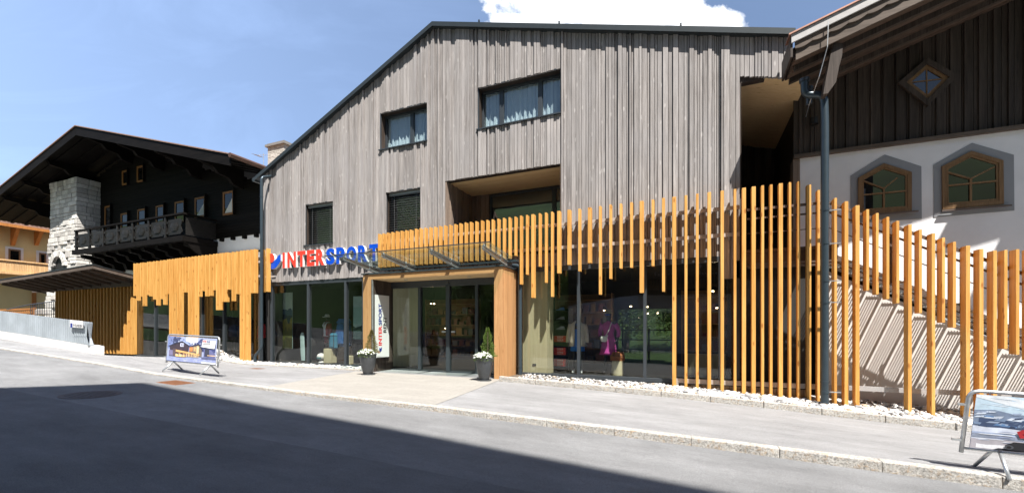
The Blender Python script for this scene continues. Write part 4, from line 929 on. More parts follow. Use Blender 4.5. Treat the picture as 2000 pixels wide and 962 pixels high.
def cwin(x0, y0, x1, y1, y=YC - .05, tilt=False, lab=None):
    a = X_(x0, y); b = X_(x1, y); zt = Z_((x0 + x1) / 2, y0, y); zb = Z_((x0 + x1) / 2, y1, y)
    mb = MB(); fw = .10; mb.box(a, b, y - .03, y + .04, zb, zb + fw); mb.box(a, b, y - .03, y + .04, zt - fw, zt); mb.box(a, a + fw, y - .03, y + .04, zb + fw, zt - fw); mb.box(b - fw, b, y - .03, y + .04, zb + fw, zt - fw)
    f = mb.build('window', M['dim_oak'], lc)
    MB().box(a + fw, b - fw, y + .005, y + .02, zb + fw, zt - fw).build('pane', M['mirror'], f)
    s = MB(); s.box(a - .32, a - .06, y + .0, y + .025, zb - .05, zt + .12); s.build('shutter', M['black_wood'], f); MB().box(b + .05, b + .10, y - .1, y + .025, zb - .05, zt + .12).build('shutter', M['black_wood'], f)
    if tilt:
        w_ = MB(); w_.prism([(a + fw + .02, zb + fw), (b - fw, zb + fw), (b - fw, zt - fw - .25)], y + .0, y + .004); w_.build('curtain', M['white'], f); f['label'] = 'window with white curtain showing'
for wv in ((205, 388 + 14, 217, 452), (236.6, 416, 250.6, 452), (269, 408, 285, 448), (305, 401, 321, 440), (342, 393, 361, 434), (239, 333, 250, 361), (268, 324, 281, 355)): cwin(*wv)
cwin(381, 385, 401, 424, tilt=True); cwin(436, 373.6, 456.6, 419, tilt=True)
for wv in ((222.6, 512, 243, 535), (260, 506, 282, 530), (300, 502, 320, 530), (340, 499, 362, 530)):
    y = YC; a, b = X_(wv[0], y), X_(wv[2], y); zt, zb = Z_((wv[0] + wv[2]) / 2, wv[1], y), Z_((wv[0] + wv[2]) / 2, wv[3], y); f = MB().box(a, b, y - .01, y + .02, zb, zt).build('window', M['orange_oak'], lc)
    MB().box(a + .1, b - .1, y - .03, y - .012, zb + .1, zt - .14).build('pane', M['mirror'], f)
MB().box(X_(412, YC), cxr - .2, YC - .12, YC, 4.12, 4.20).build('ledge', M['black_wood'], lc)
mb = MB(); x = X_(412, YC)
while x < cxr - .4: mb.box(x, x + .2, YC - .14, YC + .02, zb2 - .2, zb2 - .01); x += .95
mb.build('beam_end', M['black_wood'], lc)
# balcony
yb_ = 14.3; bx0, bx1 = X_(150, yb_), X_(359, yb_); bz1 = Z_(359, 415, yb_); bz0 = bz1 - 1.42
ba = MB(); ba.box(bx0 - .2, bx1 + .15, yb_ - .16, yb_ + .08, bz0 - .12, bz0 + .16); ba.box(bx1 - .08, bx1 + .15, yb_ + .08, YC, bz0 - .12, bz0 + .16); ba.box(bx0, bx1, yb_ + .08, YC, bz0 - .02, bz0 + .08)
ba.box(bx0 - .1, bx1 + .1, yb_ - .10, yb_ + .10, bz1 - .09, bz1); ba.box(bx1 - .1, bx1 + .1, yb_ + .1, YC, bz1 - .09, bz1)
balcony = ba.build('balcony', M['black_wood'], lc); balcony['label'] = 'black carved timber balcony'
carv = wood('carved_black_boards', (.007, .006, .006), (.026, .024, .022), (.01, .01, .01), 'x', 30, .5, .3)
b_ = MB(); nb_ = 7; pw = (bx1 - bx0) / nb_
for i in range(nb_):
    xa = bx0 + i * pw; xc = xa + pw / 2
    b_.prism([(xa + .25, bz0 + .3), (xa + pw - .25, bz0 + .3), (xa + pw - .12, bz0 + .42), (xa + pw - .25, bz0 + .72), (xa + pw - .12, bz0 + 1.0), (xa + pw - .25, bz0 + 1.14), (xa + .25, bz0 + 1.14), (xa + .12, bz0 + 1.0), (xa + .25, bz0 + .72), (xa + .12, bz0 + .42)], yb_ - .02, yb_ + .02)
    b_.loft([(xc, yb_ - .03, bz0 + .5, .24, .03), (xc, yb_ - .035, bz0 + .72, .38, .03), (xc, yb_ - .03, bz0 + .95, .24, .03)], 8)
    b_.box(xa - .07, xa + .07, yb_ - .07, yb_ + .04, bz0 + .16, bz1 - .09)
    for zz in (.42, .98): b_.box(xa - .25, xa + .25, yb_ - .05, yb_ - .01, bz0 + zz - .05, bz0 + zz + .05)
b_.box(bx1 - .03, bx1 + .03, yb_ + .1, YC, bz0 + .25, bz1 - .2)
b_.build('balustrade_panel', carv, balcony)
for i in range(9):
    xx = bx0 + .3 + i * (bx1 - bx0 - .4) / 8; c_ = MB(); zt = bz0 - .121
    c_.prism_yz([(yb_ + .1, zt), (YC + .1, zt), (YC + .1, zt - .95), (YC - .5, zt - .95), (YC - .6, zt - .6), (YC - 1.0, zt - .5), (YC - 1.1, zt - .28), (yb_ + .15, zt - .2)], xx - .15, xx + .15); c_.build('bracket', M['black_wood'], balcony)
mb = MB(); mb.prism_yz([(yb_ + .0, bz0 - .12), (YC, bz0 - .12), (YC, bz0 - 1.15), (YC - .3, bz0 - 1.15), (yb_ + .4, bz0 - .5)], bx1 - .02, bx1 + .1); mb.build('side_board', M['black_wood'], balcony)
# stone tower, block by block
yt_ = 14.76; tw = MB(); core = MB(); txr = X_(150, yt_); txl = X_(98, yt_)
core.prism([(txl - .7, -1.4), (txr - .06, -1.4), (txr - .06, 9.9), (txl + .06, 9.9)], yt_ + .06, YC - .02)
arch = at(117, 533, yt_); ax_, az_ = arch[0], arch[2]
z = -1.4; rnd2 = random.Random(5)
while z < 9.85:
    h = rnd2.choice([.22, .28, .34, .4]); tl_ = txl - .75 * max(0, (6.5 - z) / 8); x = tl_; big = z < 6.2
    while x < txr - .02:
        w = min(rnd2.uniform(.3, .8), txr - x); w = txr - x if txr - x - w < .2 else w; d = rnd2.uniform(.0, .13 if big else .06)
        inside = abs(x + w / 2 - ax_) < .75 and az_ - .2 < z + h / 2 < az_ + 1.35
        if not inside: tw.box(x + .015, x + w - .015, yt_ - d, yt_ + .2, z + .015, z + h - .015)
        x += w
    y = yt_ + .0
    while y < YC - .05:
        w = min(rnd2.uniform(.3, .7), YC - y); d = rnd2.uniform(.0, .05); y0_ = y if y > yt_ else yt_ - .05
        tw.box(txr - .2, txr + d, y0_ + .015, y + w - .015, z + .015, z + h - .015); y += w
    z += h
tower = tw.build('stone_tower', M['ashlar'], lc, bevel=.03); tower['label'] = 'tapering rough limestone tower under the roof'; core.build('tower_core', M['mortar'], tower)
mb = MB()
for i in range(11):                                     # ring of arch stones
    a0_, a1_ = math.pi * i / 11 + .02, math.pi * (i + 1) / 11 - .02; p = lambda a, r: (ax_ + r * math.cos(a), az_ + .45 + r * math.sin(a)); mb.prism([p(a0_, .68), p(a0_, 1.05), p(a1_, 1.05), p(a1_, .68)], yt_ - .16, yt_ + .1)
mb.build('arch_stone', M['ashlar'], tower)
MB().box(ax_ - .9, ax_ + .9, yt_ + .03, yt_ + .055, az_ - .4, az_ + 1.6).build('arch_niche', M['black'], tower)
# stone chimney beyond the gable, aerial beside it
yk = 19.0; a, b, c_, d_ = X_(523, yk), X_(555, yk), Z_(540, 284, yk), Z_(540, 345, yk)
kk = MB(); z = d_ - 3
while z < c_:
    x = a
    while x < b - .02:
        w = min(.28, b - x); kk.box(x + .006, x + w - .006, yk - random.uniform(0, .015), yk + 1.0, z + .006, z + .094); x += w
    z += .1
chim = kk.build('chimney', stone('pale_brick', [(0, (.40, .38, .34)), (1, (.58, .555, .51))]), lc)
mb = MB(); mb.box(a - .12, b + .12, yk - .12, yk + 1.12, c_, c_ + .14); mb.box(a - .02, b + .02, yk - .02, yk + 1.02, c_ + .14, c_ + .22); mb.build('chimney_cap', M['mortar'], chim)
mb = MB(); q = at(515, 325, yk); mb.tube([(q[0], yk, q[2] - .8), (q[0], yk, q[2] + .85)], .02, 6)
for k in range(5): mb.tube([(q[0] - .3 - .1 * k, yk - .25 - k * .02, q[2] + .7 + .03 * k), (q[0] - .3 - .1 * k, yk + .25, q[2] + .7 + .03 * k)], .01, 5)
mb.tube([(q[0] + .3, yk, q[2] + .68), (q[0] - .8, yk, q[2] + .85)], .014, 6); tag(mb.build('roof_aerial', M['steel']), 'thin television aerial on the roof ridge beside the pale chimney', 'aerial')

# ---------------------------------------------------------------- yellow house far left, seen end on
XH = -55.0
def hp(px, py): 
    r = ray(px, py); t = XH / r[0]; return (XH, r[1] * t, r[2] * t)
yh = empty('yellow_house', (XH, 18, -1), 'distant yellow rendered house with honey coloured balcony behind the carport', 'building')
mb = MB(); mb.box(XH - 9, XH, 12, 27, -2, hp(40, 455)[2] + .5); mb.build('wall', M['yellow'], yh)
e = hp(0, 436); e2 = hp(86, 452); zr = (e[2] + e2[2]) / 2
mb = MB(); quad_slab(mb, (XH + 1.3, 11, zr - .1), (XH + 1.3, 28, zr - .1), (XH - 5, 28, zr + 1.7), (XH - 5, 11, zr + 1.7), .2); mb.build('roof', M['tile'], yh)
mb = MB()
for k in range(60): yy = 11 + k * .28; mb.tube([(XH + 1.32, yy, zr + .13), (XH - 5, yy, zr + 1.92)], .09, 6)
mb.build('roof_tile', M['tile'], yh)
mb = MB(); mb.box(XH + 1.2, XH + 1.34, 11, 28, zr - .3, zr - .06); mb.build('fascia', M['orange_oak'], yh)
for px in (24, -20, 70): q = hp(px, 468); MB().prism([(XH, q[2] - .5), (XH + .15, q[2] - .5), (XH + 1.2, zr - .2), (XH, zr - .2)], q[1] - .12, q[1] + .12).build('bracket', M['orange_oak'], yh)
a, b = hp(16, 486), hp(40, 511)
for (pa, pb) in (((16, 484), (40, 510)), ((76, 492), (90, 516))):
    a, b = hp(*pa), hp(*pb); z1, z0 = a[2] - .05, b[2] - .1; MB().box(XH - .05, XH + .03, a[1] - .18, b[1] + .18, z0 - .15, z1 + .18).build('window_surround', M['white'], yh)
    f = MB().box(XH + .0, XH + .05, a[1], b[1], z0, z1).build('window', M['oak'], yh); MB().box(XH + .03, XH + .07, a[1] + .12, b[1] - .12, z0 + .15, z1 - .15).build('pane', M['mirror'], f)
q = hp(40, 512); q2 = hp(40, 536); yb2 = 17; bl_ = MB(); y = 12.0
while y < 21: bl_.box(XH + 1.1, XH + 1.14, y + .008, y + .14, q2[2] + .1, q[2] - .1); y += .15
bal = bl_.build('balcony', M['balc'], yh); mb = MB(); mb.box(XH + 1.0, XH + 1.22, 12, 21, q[2] - .1, q[2] + .02); mb.box(XH, XH + 1.22, 12, 21, q2[2] - .12, q2[2] + .08); mb.build('balcony_rail', M['balc'], bal)
MB().box(XH + .01, XH + .12, hp(62, 600)[1], hp(70, 600)[1], -2, q2[2] - .12).build('corner_post', M['orange_oak'], yh)
gt = MB(); quad_slab(gt, (XH + .5, 9, zr + 2.2), (XH - 6, 13.5, zr + 5.2), (XH - 6, 14.5, zr + 4.9), (XH + .5, 10, zr + 1.9), .3); gt.build('gable_roof', M['orange_oak'], yh)
# lattice fence and garden wall in front of it
lf = empty('lattice_fence', (-45, 12.4, -1), 'brown lattice fence in front of the yellow house', 'fence'); mb = MB(); yf = 12.4
xa, xb = X_(-20, yf), X_(64, yf); z1, z0 = Z_(30, 604, yf), Z_(30, 630, yf)
x = xa
while x < xb: mb.box(x, x + .14, yf, yf + .03, z0 - 1, z1); x += .26
for k in range(5): zz = z0 + (z1 - z0) * k / 4; mb.box(xa, xb, yf - .03, yf - .002, zz - .05, zz + .05)
mb.build('lattice', M['orange_oak'], lf)
gw = MB(); z = -1.2; rnd3 = random.Random(8); yg2 = 13.2; 
while z < 1.35:
    x = X_(36 + max(0, (z - .2)) * 55, yg2); x = X_(34, yg2) if z < 0.2 else x
    while x < X_(112, yg2): w = rnd3.uniform(.5, 1.1); gw.box(x + .02, x + w - .02, yg2 - rnd3.uniform(0, .25), yg2 + .5, z + .02, z + .38); x += w
    z += .4
tag(gw.build('garden_wall', M['ashlar'], None, bevel=.05), 'pale boulder wall at the foot of the stone tower', 'wall')
mr = MB(); yy = 12.0; xa, xb = X_(60, yy), X_(108, yy)
za, zb_ = Z_(60, 594, yy), Z_(108, 588, yy); n = 14
for i in range(n + 1):
    t = i / n; x = xa + (xb - xa) * t; z = za + (zb_ - za) * t; mr.tube([(x, yy, z - 1.2), (x, yy, z)], .018, 5)
mr.tube([(xa - 3, yy, za - .25), (xa, yy, za), (xb, yy, zb_)], .03, 6); tag(mr.build('metal_railing', M['anth']), 'thin dark metal railing at the carport end', 'railing')

# ---------------------------------------------------------------- lettering on the facade
ys = 11.33
sign = empty('shop_sign', (X_(553, ys), ys, 2.2), 'row of raised red and blue letters with white sides on the grey boards', 'sign')
xa, xb = X_(552, ys), X_(740, ys); sz0, sz1 = 2.23, 2.80
wd = {'I': .45, 'N': 1.05, 'T': 1.0, 'E': .9, 'R': 1.0, 'S': .98, 'P': .95, 'O': 1.08}
word = 'INTERSPORT'; tot = sum(wd[c] for c in word) + .17 * 9; sc_u = (xb - xa) / tot; x = xa
for i, c in enumerate(word):
    mb = MB(); w = wd[c] * sc_u
    put_text(mb, text_mb(c, sz1 - sz0, .10, .05, w if c != 'I' else w * .62), (x, ys + .10, sz0), (1, 0, 0), (0, 0, 1), M['red'] if i < 5 else M['blue'], M['white'])
    o = mb.build('letter', None, sign); o['label'] = ('red' if i < 5 else 'blue') + ' raised letter ' + c
    x += (wd[c] + .17) * sc_u
mb = MB(); L = lambda a, b: (X_(a, ys), Z_(a, b, ys))
P2 = [L(529.5, 509), (L(536, 509)), L(540, 504.5), L(544, 498), L(548, 496.5), L(548, 509), L(545, 514), L(540, 521), L(535, 524.5), L(529.5, 525)]
mb.prism(P2, ys, ys + .004, M['blue']); mb.prism(offset_poly(P2, .99), ys + .0045, ys + .11, M['white']); mb.build('emblem_wave', None, sign)
mb = MB(); c = L(530.5, 503.5); r = .17; ring = [(c[0] + r * math.cos(a * math.pi / 12), c[1] + r * math.sin(a * math.pi / 12)) for a in range(24)]
mb.prism(ring, ys - .02, ys - .016, M['red']); mb.prism(offset_poly(ring, .99), ys - .0155, ys + .09, M['white']); mb.build('emblem_dot', None, sign)
mb = MB(); mb.box(xa - .5, xb, ys + .115, YF - .062, 2.30, 2.33); mb.box(xa - .5, xb, ys + .115, YF - .062, 2.66, 2.69); mb.build('mounting_rail', M['anth'], sign)
# upright sign on the side wall of the portal
xs_p = X_(727, YPo) + .055; q0 = ray(733, 575); q1 = ray(760, 697)
ya, yb_2 = xs_p / q0[0] * q0[1], xs_p / q1[0] * q1[1]; zt_, zb_ = 1.04, -.93
rs = empty('upright_sign', (xs_p, ya, zb_), 'tall white sign with upright lettering on the dark side panel of the entrance', 'sign')
MB().box(xs_p - .02, xs_p, ya, yb_2, zb_, zt_).build('board', M['white'], rs)
mb = MB(); wdt = yb_2 - ya; blk = colmat('black_print', (.02, .02, .02))
t1 = text_mb('INTER', .15, .003, .03, .62); put_text(mb, t1, (xs_p, ya + wdt * .46, zb_ + .38), (0, 0, 1), (0, -1, 0), M['signred'])
t2 = text_mb('SPORT', .15, .003, .03, .68); put_text(mb, t2, (xs_p, ya + wdt * .46, zb_ + 1.02), (0, 0, 1), (0, -1, 0), M['signblue'])
t3 = text_mb('RENT', .15, .003, .03, .52); put_text(mb, t3, (xs_p, ya + wdt * .80, zb_ + .78), (0, 0, 1), (0, -1, 0), blk)
mb.prism_yz([(ya + wdt * .28, zb_ + .20), (ya + wdt * .38, zb_ + .17), (ya + wdt * .46, zb_ + .24), (ya + wdt * .46, zb_ + .33), (ya + wdt * .36, zb_ + .28), (ya + wdt * .28, zb_ + .31)], xs_p + .0005, xs_p + .003, M['signblue'])
mb.prism_yz([(ya + wdt * .26 + .028 * math.cos(a), zb_ + .165 + .028 * math.sin(a)) for a in [i * .5236 for i in range(12)]], xs_p + .0005, xs_p + .003, M['signred'])
mb.build('lettering', None, rs)

# ---------------------------------------------------------------- shop interior
def lit(x0, x1, y0, y1, z0, z1, name, mat, label, cat, group=None):
    return tag(MB().box(x0, x1, y0, y1, z0, z1).build(name, mat, None, bevel=.004), label, cat, group)
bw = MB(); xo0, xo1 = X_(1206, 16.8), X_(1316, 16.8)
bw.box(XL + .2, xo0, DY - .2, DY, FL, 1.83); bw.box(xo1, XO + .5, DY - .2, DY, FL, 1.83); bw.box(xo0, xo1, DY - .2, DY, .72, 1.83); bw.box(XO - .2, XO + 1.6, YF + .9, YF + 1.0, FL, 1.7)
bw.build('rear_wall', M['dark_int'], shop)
MB().box(xo0, xo1, DY - .12, DY - .1, FL, .72).build('pane', M['dimming_glass'], shop)  # rear pane added to darken the view of the garden
# beige panel pillar behind the right shop window
xp0, xp1 = X_(1021, 11.72), X_(1069, 11.72)
pl_ = MB(); pl_.box(xp0, xp1, 11.72, 12.3, FL, 1.75); q = at(1043.5, 711.5, 11.71); pl_.box(q[0] - .05, q[0] + .05, 11.712, 11.719, q[2] - .02, q[2] + .02, M['beige_ply']); o = pl_.build('interior_pillar', M['beige_ply'], shop)
MB().box(q[0] - .055, q[0] + .055, 11.705, 11.712, q[2] - .028, q[2] + .028).build('power_socket', M['black'], shop)
q0, q1 = X_(765, 12.1), X_(822, 12.1); MB().box(q0 - .3, q1 - .12, 12.1, 12.16, FL, 1.4).build('interior_panel', M['beige_ply'], shop)
# wall shelves with stock in the back of the shop
stock = [(.16, .07, .05), (.05, .08, .13), (.18, .17, .15), (.05, .09, .09), (.2, .12, .05), (.04, .04, .05), (.10, .03, .03), (.12, .13, .14)]
rs4 = random.Random(11)
for (xa, xb, yy, lab) in ((X_(612, 16.2), X_(662, 16.2), 16.0, 'dark wall shelf with stock behind the left shop window'), (X_(835, 16.2), X_(935, 16.2), 16.0, 'dark wall shelf with stock behind the entrance doors'), (X_(1075, 15), X_(1190, 15), 15.6, 'dark wall shelf with stock behind the mannequins'), (X_(1330, 15), X_(1440, 15), 15.4, 'dark wall shelf with stock behind the till counter')):
    sh = empty('wall_shelf', ((xa + xb) / 2, yy, FL), lab, 'shelf'); mb = MB()
    for k in range(6): mb.box(xa, xb, yy, yy + .4, FL + .1 + k * .45, FL + .13 + k * .45)
    mb.box(xa, xa + .04, yy, yy + .4, FL, FL + 2.6); mb.box(xb - .04, xb, yy, yy + .4, FL, FL + 2.6); mb.box(xa, xb, yy + .4, yy + .43, FL, FL + 2.6); mb.build('rack', M['oak'], sh)
    st_ = MB()
    for k in range(5):
        x = xa + .08
        while x < xb - .3:
            w = rs4.uniform(.12, .3); h = rs4.uniform(.12, .33); st_.box(x, x + w, yy + .05, yy + .3, FL + .131 + k * .45, FL + .131 + k * .45 + h, colmat('stock_%d' % rs4.randrange(8), stock[rs4.randrange(8)])); x += w + rs4.uniform(.02, .15)
    tag(st_.build('stock', None, sh), kind='stuff')
for i, (px, py, yy) in enumerate(((1264, 598, 14.5), (1232, 597, 14.0), (1392, 567, 13.5), (842, 592, 14.5), (848, 592, 14.9), (1180, 605, 15.0), (870, 640, 15.4), (1400, 600, 14.4))):
    q = at(px, py, yy); e_ = empty('ceiling_spot', q, ['lit spotlight right of the second mullion in the right window', 'lit spotlight left of the second mullion in the right window', 'lit spotlight behind the tall slats above the till counter', 'left lamp of the pair seen through the entrance doors', 'right lamp of the pair seen through the entrance doors', 'lit spotlight above the head of the magenta mannequin', 'lit spotlight low behind the entrance door handles', 'lit spotlight lower down beside the till counter'][i], 'spotlight', 'small spotlights in the shop')
    MB().loft([(q[0], q[1], q[2] - .03, .03, .03), (q[0], q[1], q[2], .035, .035)], 10).build('lens', M.setdefault('lamp', emit('lamp_glow', (1, .75, .45), 5)), e_)
    MB().loft([(q[0], q[1], q[2] + .001, .045, .045), (q[0], q[1], q[2] + .12, .045, .045)], 10).build('housing', M['black'], e_); MB().tube([(q[0], q[1], q[2] + .12), (q[0], q[1], 1.82)], .006, 5).build('cord', M['black'], e_)
    ld_ = bpy.data.lights.new('spot_lamp', 'POINT'); ld_.energy = 2.2; ld_.color = (1, .74, .48); ld_.shadow_soft_size = .04; lo_ = bpy.data.objects.new('spot_lamp', ld_); col.objects.link(lo_); lo_.location = (0, 0, -.06); lo_.parent = e_
# till counter
xa, xb = X_(1342, 13.2), X_(1418, 13.2); cn = empty('till_counter', ((xa + xb) / 2, 13.2, FL), 'pale timber till counter behind the right shop window', 'counter')
MB().box(xa, xb, 13.2, 13.9, FL, Z_(1380, 690, 13.2)).build('counter_body', M['beige_ply'], cn); MB().box(xa - .04, xb + .04, 13.16, 13.95, Z_(1380, 690, 13.2) + .001, Z_(1380, 690, 13.2) + .04).build('counter_top', M['black'], cn)
# shoe shelf with three double stacks of red boxes
xa, xb = X_(1083, 12.6), X_(1106, 12.6); ss = empty('shoe_rack', ((xa + xb) / 2, 12.6, FL), 'black shoe rack beside the beige pillar in the right window', 'shelf'); mb = MB()
for py in (729, 714.5, 692.5, 667, 643, 624, 606): z = Z_(1094, py, 12.6); mb.box(xa - .1, xb + .1, 12.5, 13.0, z - .02, z)
mb.box(xb + .08, xb + .1, 12.5, 13.0, FL, .6); mb.box(xa - .1, xb + .1, 13.0, 13.03, FL, .6); mb.build('rack', M['black'], ss)
def swoosh(mb, x, y, z, w, h, mat):
    pts = [(0, .42), (.06, .16), (.22, .0), (.42, .05), (1, .62), (.40, .30), (.22, .26), (.12, .36), (.05, .55)]
    mb.add([(x + a * w, y, z + b * h) for a, b in pts], [(0, 1, 2, 7, 8), (2, 3, 6, 7), (3, 4, 5, 6)], mat)
for k, (y0, y1) in enumerate(((655, 667), (678, 692), (700, 714))):
    ww = ['uppermost', 'middle', 'lowest'][k]
    for half in (0, 1):
        z0, z1 = Z_(1094, y1, 12.6) + .002, Z_(1094, y0, 12.6); h = (z1 - z0) / 2 - .004; zz = z0 + half * ((z1 - z0) / 2)
        b_ = empty('shoe_box', ((xa + xb) / 2, 12.6, zz), ('upper' if half else 'lower') + ' red shoe box of the ' + ww + ' pair on the shoe rack', 'shoe box', 'red shoe boxes on the rack')
        MB().box(xa, xb, 12.52, 12.85, zz, zz + h).build('carton', M['red'], b_)
        p = MB(); w_ = (xb - xa); put_text(p, text_mb('NIKE', h * .42, .002, .02, w_ * .5), (xa + w_ * .3, 12.518, zz + h * .48), (1, 0, 0), (0, 0, 1), M['white']); swoosh(p, xa + w_ * .3, 12.517, zz + h * .1, w_ * .55, h * .42, M['white']); p.build('print', None, b_)
for k, (py, c) in enumerate(((641, (.6, .62, .66)), (622, (.45, .47, .5)), (604, (.10, .2, .5)))):
    z = Z_(1094, py + 2, 12.6); s_ = MB(); xm = (xa + xb) / 2
    s_.loft([(xm, 12.6, z, .14, .045), (xm, 12.6, z + .03, .14, .045), (xm + .03, 12.6, z + .055, .10, .04), (xm + .07, 12.6, z + .10, .05, .035)], 12); tag(s_.build('shoe', colmat('shoe_%d' % k, c), None, True), ['pale grey', 'dark grey', 'blue'][k] + ' trainer on the shoe rack', 'shoe', 'trainers on the rack')

def mannequin(x, y, z0, H, label, head=True, arm_l=None, arm_r=None, skin=None, rot=0.0):
    """a black shop mannequin grown from a skeleton of joints"""
    e_ = empty('mannequin', (x, y, z0), label, 'mannequin'); e_.rotation_euler.z = rot
    J = [(0, 0, .53), (0, 0, .62), (0, 0, .72), (0, 0, .80), (0, -.005, .845), (0, -.01, .875)]; Rd = [.085, .068, .085, .078, .032, .03]
    E = [(0, 1), (1, 2), (2, 3), (3, 4), (4, 5)]
    def add(p, r, parent): J.append(p); Rd.append(r); E.append((parent, len(J) - 1)); return len(J) - 1
    if head: h1 = add((0, -.012, .905), .046, 5); h2 = add((0, -.012, .945), .052, h1); add((0, -.006, .98), .036, h2)
    for s in (-1, 1):
        k_ = add((s * .052, 0, .48), .055, 0); k2 = add((s * .056, -.01, .27), .033, k_); k3 = add((s * .06, .01, .05), .019, k2); add((s * .066, -.065, .02), .018, k3)
        sh_ = add((s * .105, 0, .80), .034, 3); A = (arm_l if s < 0 else arm_r) or ((.135, .0, .64), (.15, -.03, .50), (.15, -.04, .455))
        a1 = add((s * A[0][0], A[0][1], A[0][2]), .024, sh_); a2 = add((s * A[1][0], A[1][1], A[1][2]), .017, a1); hd = add((s * A[2][0], A[2][1], A[2][2]), .014, a2)
        hx, hy, hz = s * A[2][0], A[2][1], A[2][2]
        dx_, dy_, dz_ = [A[2][i] - A[1][i] for i in range(3)]; n_ = math.sqrt(dx_ * dx_ + dy_ * dy_ + dz_ * dz_) or 1; dx_, dy_, dz_ = s * dx_ / n_, dy_ / n_, dz_ / n_
        for f_, L_ in ((-.012, .036), (-.004, .042), (.004, .040), (.012, .033)): add((hx + dx_ * L_, hy + dy_ * L_ + f_, hz + dz_ * L_), .0045, hd)
        add((hx + dx_ * .018 + s * -.004, hy + dy_ * .018 - .022, hz + dz_ * .018), .005, hd)
    me = bpy.data.meshes.new('body'); me.from_pydata([(p[0] * H, p[1] * H, p[2] * H) for p in J], E, []); o = bpy.data.objects.new('body', me); col.objects.link(o)
    md = o.modifiers.new('skin', 'SKIN'); md.use_smooth_shade = True; md.branch_smoothing = .5
    for v, r in zip(me.skin_vertices[0].data, Rd): v.radius = (r * H, r * H * .8)
    me.skin_vertices[0].data[0].use_root = True; o.modifiers.new('sub', 'SUBSURF').levels = 1; o.modifiers['sub'].render_levels = 2
    me.materials.append(skin or M['black']); o.parent = e_
    return e_
class LB(MB): pass
def local(e_, name, mb, mat, smooth=True):            # mesh written in the mannequin's own coordinates
    me = bpy.data.meshes.new(name); me.from_pydata(mb.v, [], mb.f); me.materials.append(mat); me.polygons.foreach_set('use_smooth', [smooth] * len(me.polygons)); o = bpy.data.objects.new(name, me); col.objects.link(o); o.parent = e_; return o
cl = lambda n, c: colmat(n, c, .85)
# woman with hat, magenta dress and white bag
fz = FL + .01; my = 12.35; mx = X_(1189, my); H = 1.80
hip = ((.16, .03, .66), (.115, -.06, .57), (.085, -.085, .565))
m1 = mannequin(mx, my, fz, H, 'black mannequin in a magenta dress, straw hat and dark glasses', True, hip, ((.15, .04, .67), (.15, .0, .56), (.13, -.03, .52)), rot=R(-12))
mb = MB(); mb.loft([(0, 0, .86 * H / 1, .045, .045), (0, 0, .835 * H, .075, .06), (0, 0, .805 * H, .20, .10), (0, -.005, .74 * H, .185, .135), (0, 0, .64 * H, .145, .11), (0, 0, .53 * H, .19, .15), (0, 0, .43 * H, .225, .175), (0, 0, .36 * H, .235, .18), (0, 0, .355 * H, .25, .2), (0, 0, .31 * H, .27, .21)], 26)
for s in (-1, 1):
    A = [(s * .19, 0, .80 * H), (s * .27, .03, .70 * H), (s * .285, .05, .665 * H), (s * .24, -.05, .60 * H)] if s < 0 else [(s * .19, 0, .80 * H), (s * .27, .04, .71 * H), (s * .28, .05, .67 * H), (s * .275, .01, .59 * H)]
    mb.tube(A, .06, 12, None, [.075, .062, .058, .05])
mb.v = [(x + .006 * math.sin(22 * math.atan2(y, x)) * max(0, (.62 * H - z)) if z < .62 * H and abs(x) < .28 else x, y + .012 * math.sin(11 * math.atan2(y, x + 1e-6)) * max(0, (.62 * H - z)), z) for x, y, z in mb.v]
local(m1, 'dress', mb, cl('magenta_cloth', srgb(165, 60, 135)))
mb = MB(); mb.loft([(0, -.02, .965 * H, .155, .155), (0, -.02, .972 * H, .15, .15), (0, -.02, .975 * H, .092, .1), (0, -.02, 1.02 * H, .085, .09), (0, -.02, 1.03 * H, .05, .06)], 20); local(m1, 'hat', mb, cl('straw', srgb(170, 155, 110)))
mb = MB(); mb.box(-.075, .075, -.125, -.105, .935 * H, .955 * H); local(m1, 'sunglasses', mb, cl('blue_lens', (.02, .06, .3)), False)
mb = MB(); mb.loft([(-.05, -.23, .515 * H, .05, .02), (-.05, -.23, .53 * H, .10, .045), (-.05, -.23, .57 * H, .11, .05), (-.05, -.23, .60 * H, .09, .04), (-.05, -.23, .605 * H, .05, .02)], 18); mb.tube([(-.02, -.21, .60 * H), (.07, -.16, .70 * H), (.11, -.10, .80 * H), (.10, .0, .835 * H)], .012, 6); mb.tube([(.05, -.2, .60 * H), (.03, -.215, .62 * H)], .025, 8)
local(m1, 'shoulder_bag', mb, cl('cream_leather', srgb(205, 208, 200)))
# headless figure with beige coat and blue skirt
mx = X_(1128, my); m2 = mannequin(mx, my, fz, 1.78, 'headless black mannequin in a pale beige coat over a bright blue dress', False, rot=R(6)); H = 1.78
mb = MB()
prof = [(.855, .07, .05), (.83, .12, .07), (.80, .215, .105), (.72, .215, .135), (.62, .20, .13), (.52, .225, .15), (.44, .24, .165)]
n = 26; k = len(prof)
for (z, rx_, ry_) in prof:
    for j in range(n):
        a = R(-62 + (304) * j / (n - 1)); mb.v.append((math.cos(a + R(0)) * rx_, math.sin(a) * ry_ if not (a > R(240)) else math.sin(a) * ry_, z * H))
mb.v = []
for (z, rx_, ry_) in prof:
    for j in range(n): a = R(-90 + 18 + 324 * j / (n - 1)); mb.v.append((math.cos(a) * rx_, math.sin(a) * ry_, z * H))
mb.f = [(i * n + j, i * n + j + 1, (i + 1) * n + j + 1, (i + 1) * n + j) for i in range(k - 1) for j in range(n - 1)]
for s in (-1, 1): mb.tube([(s * .19, 0, .80 * H), (s * .245, .01, .70 * H), (s * .27, 0, .62 * H), (s * .28, -.03, .50 * H)], .06, 12, None, [.08, .068, .062, .058])
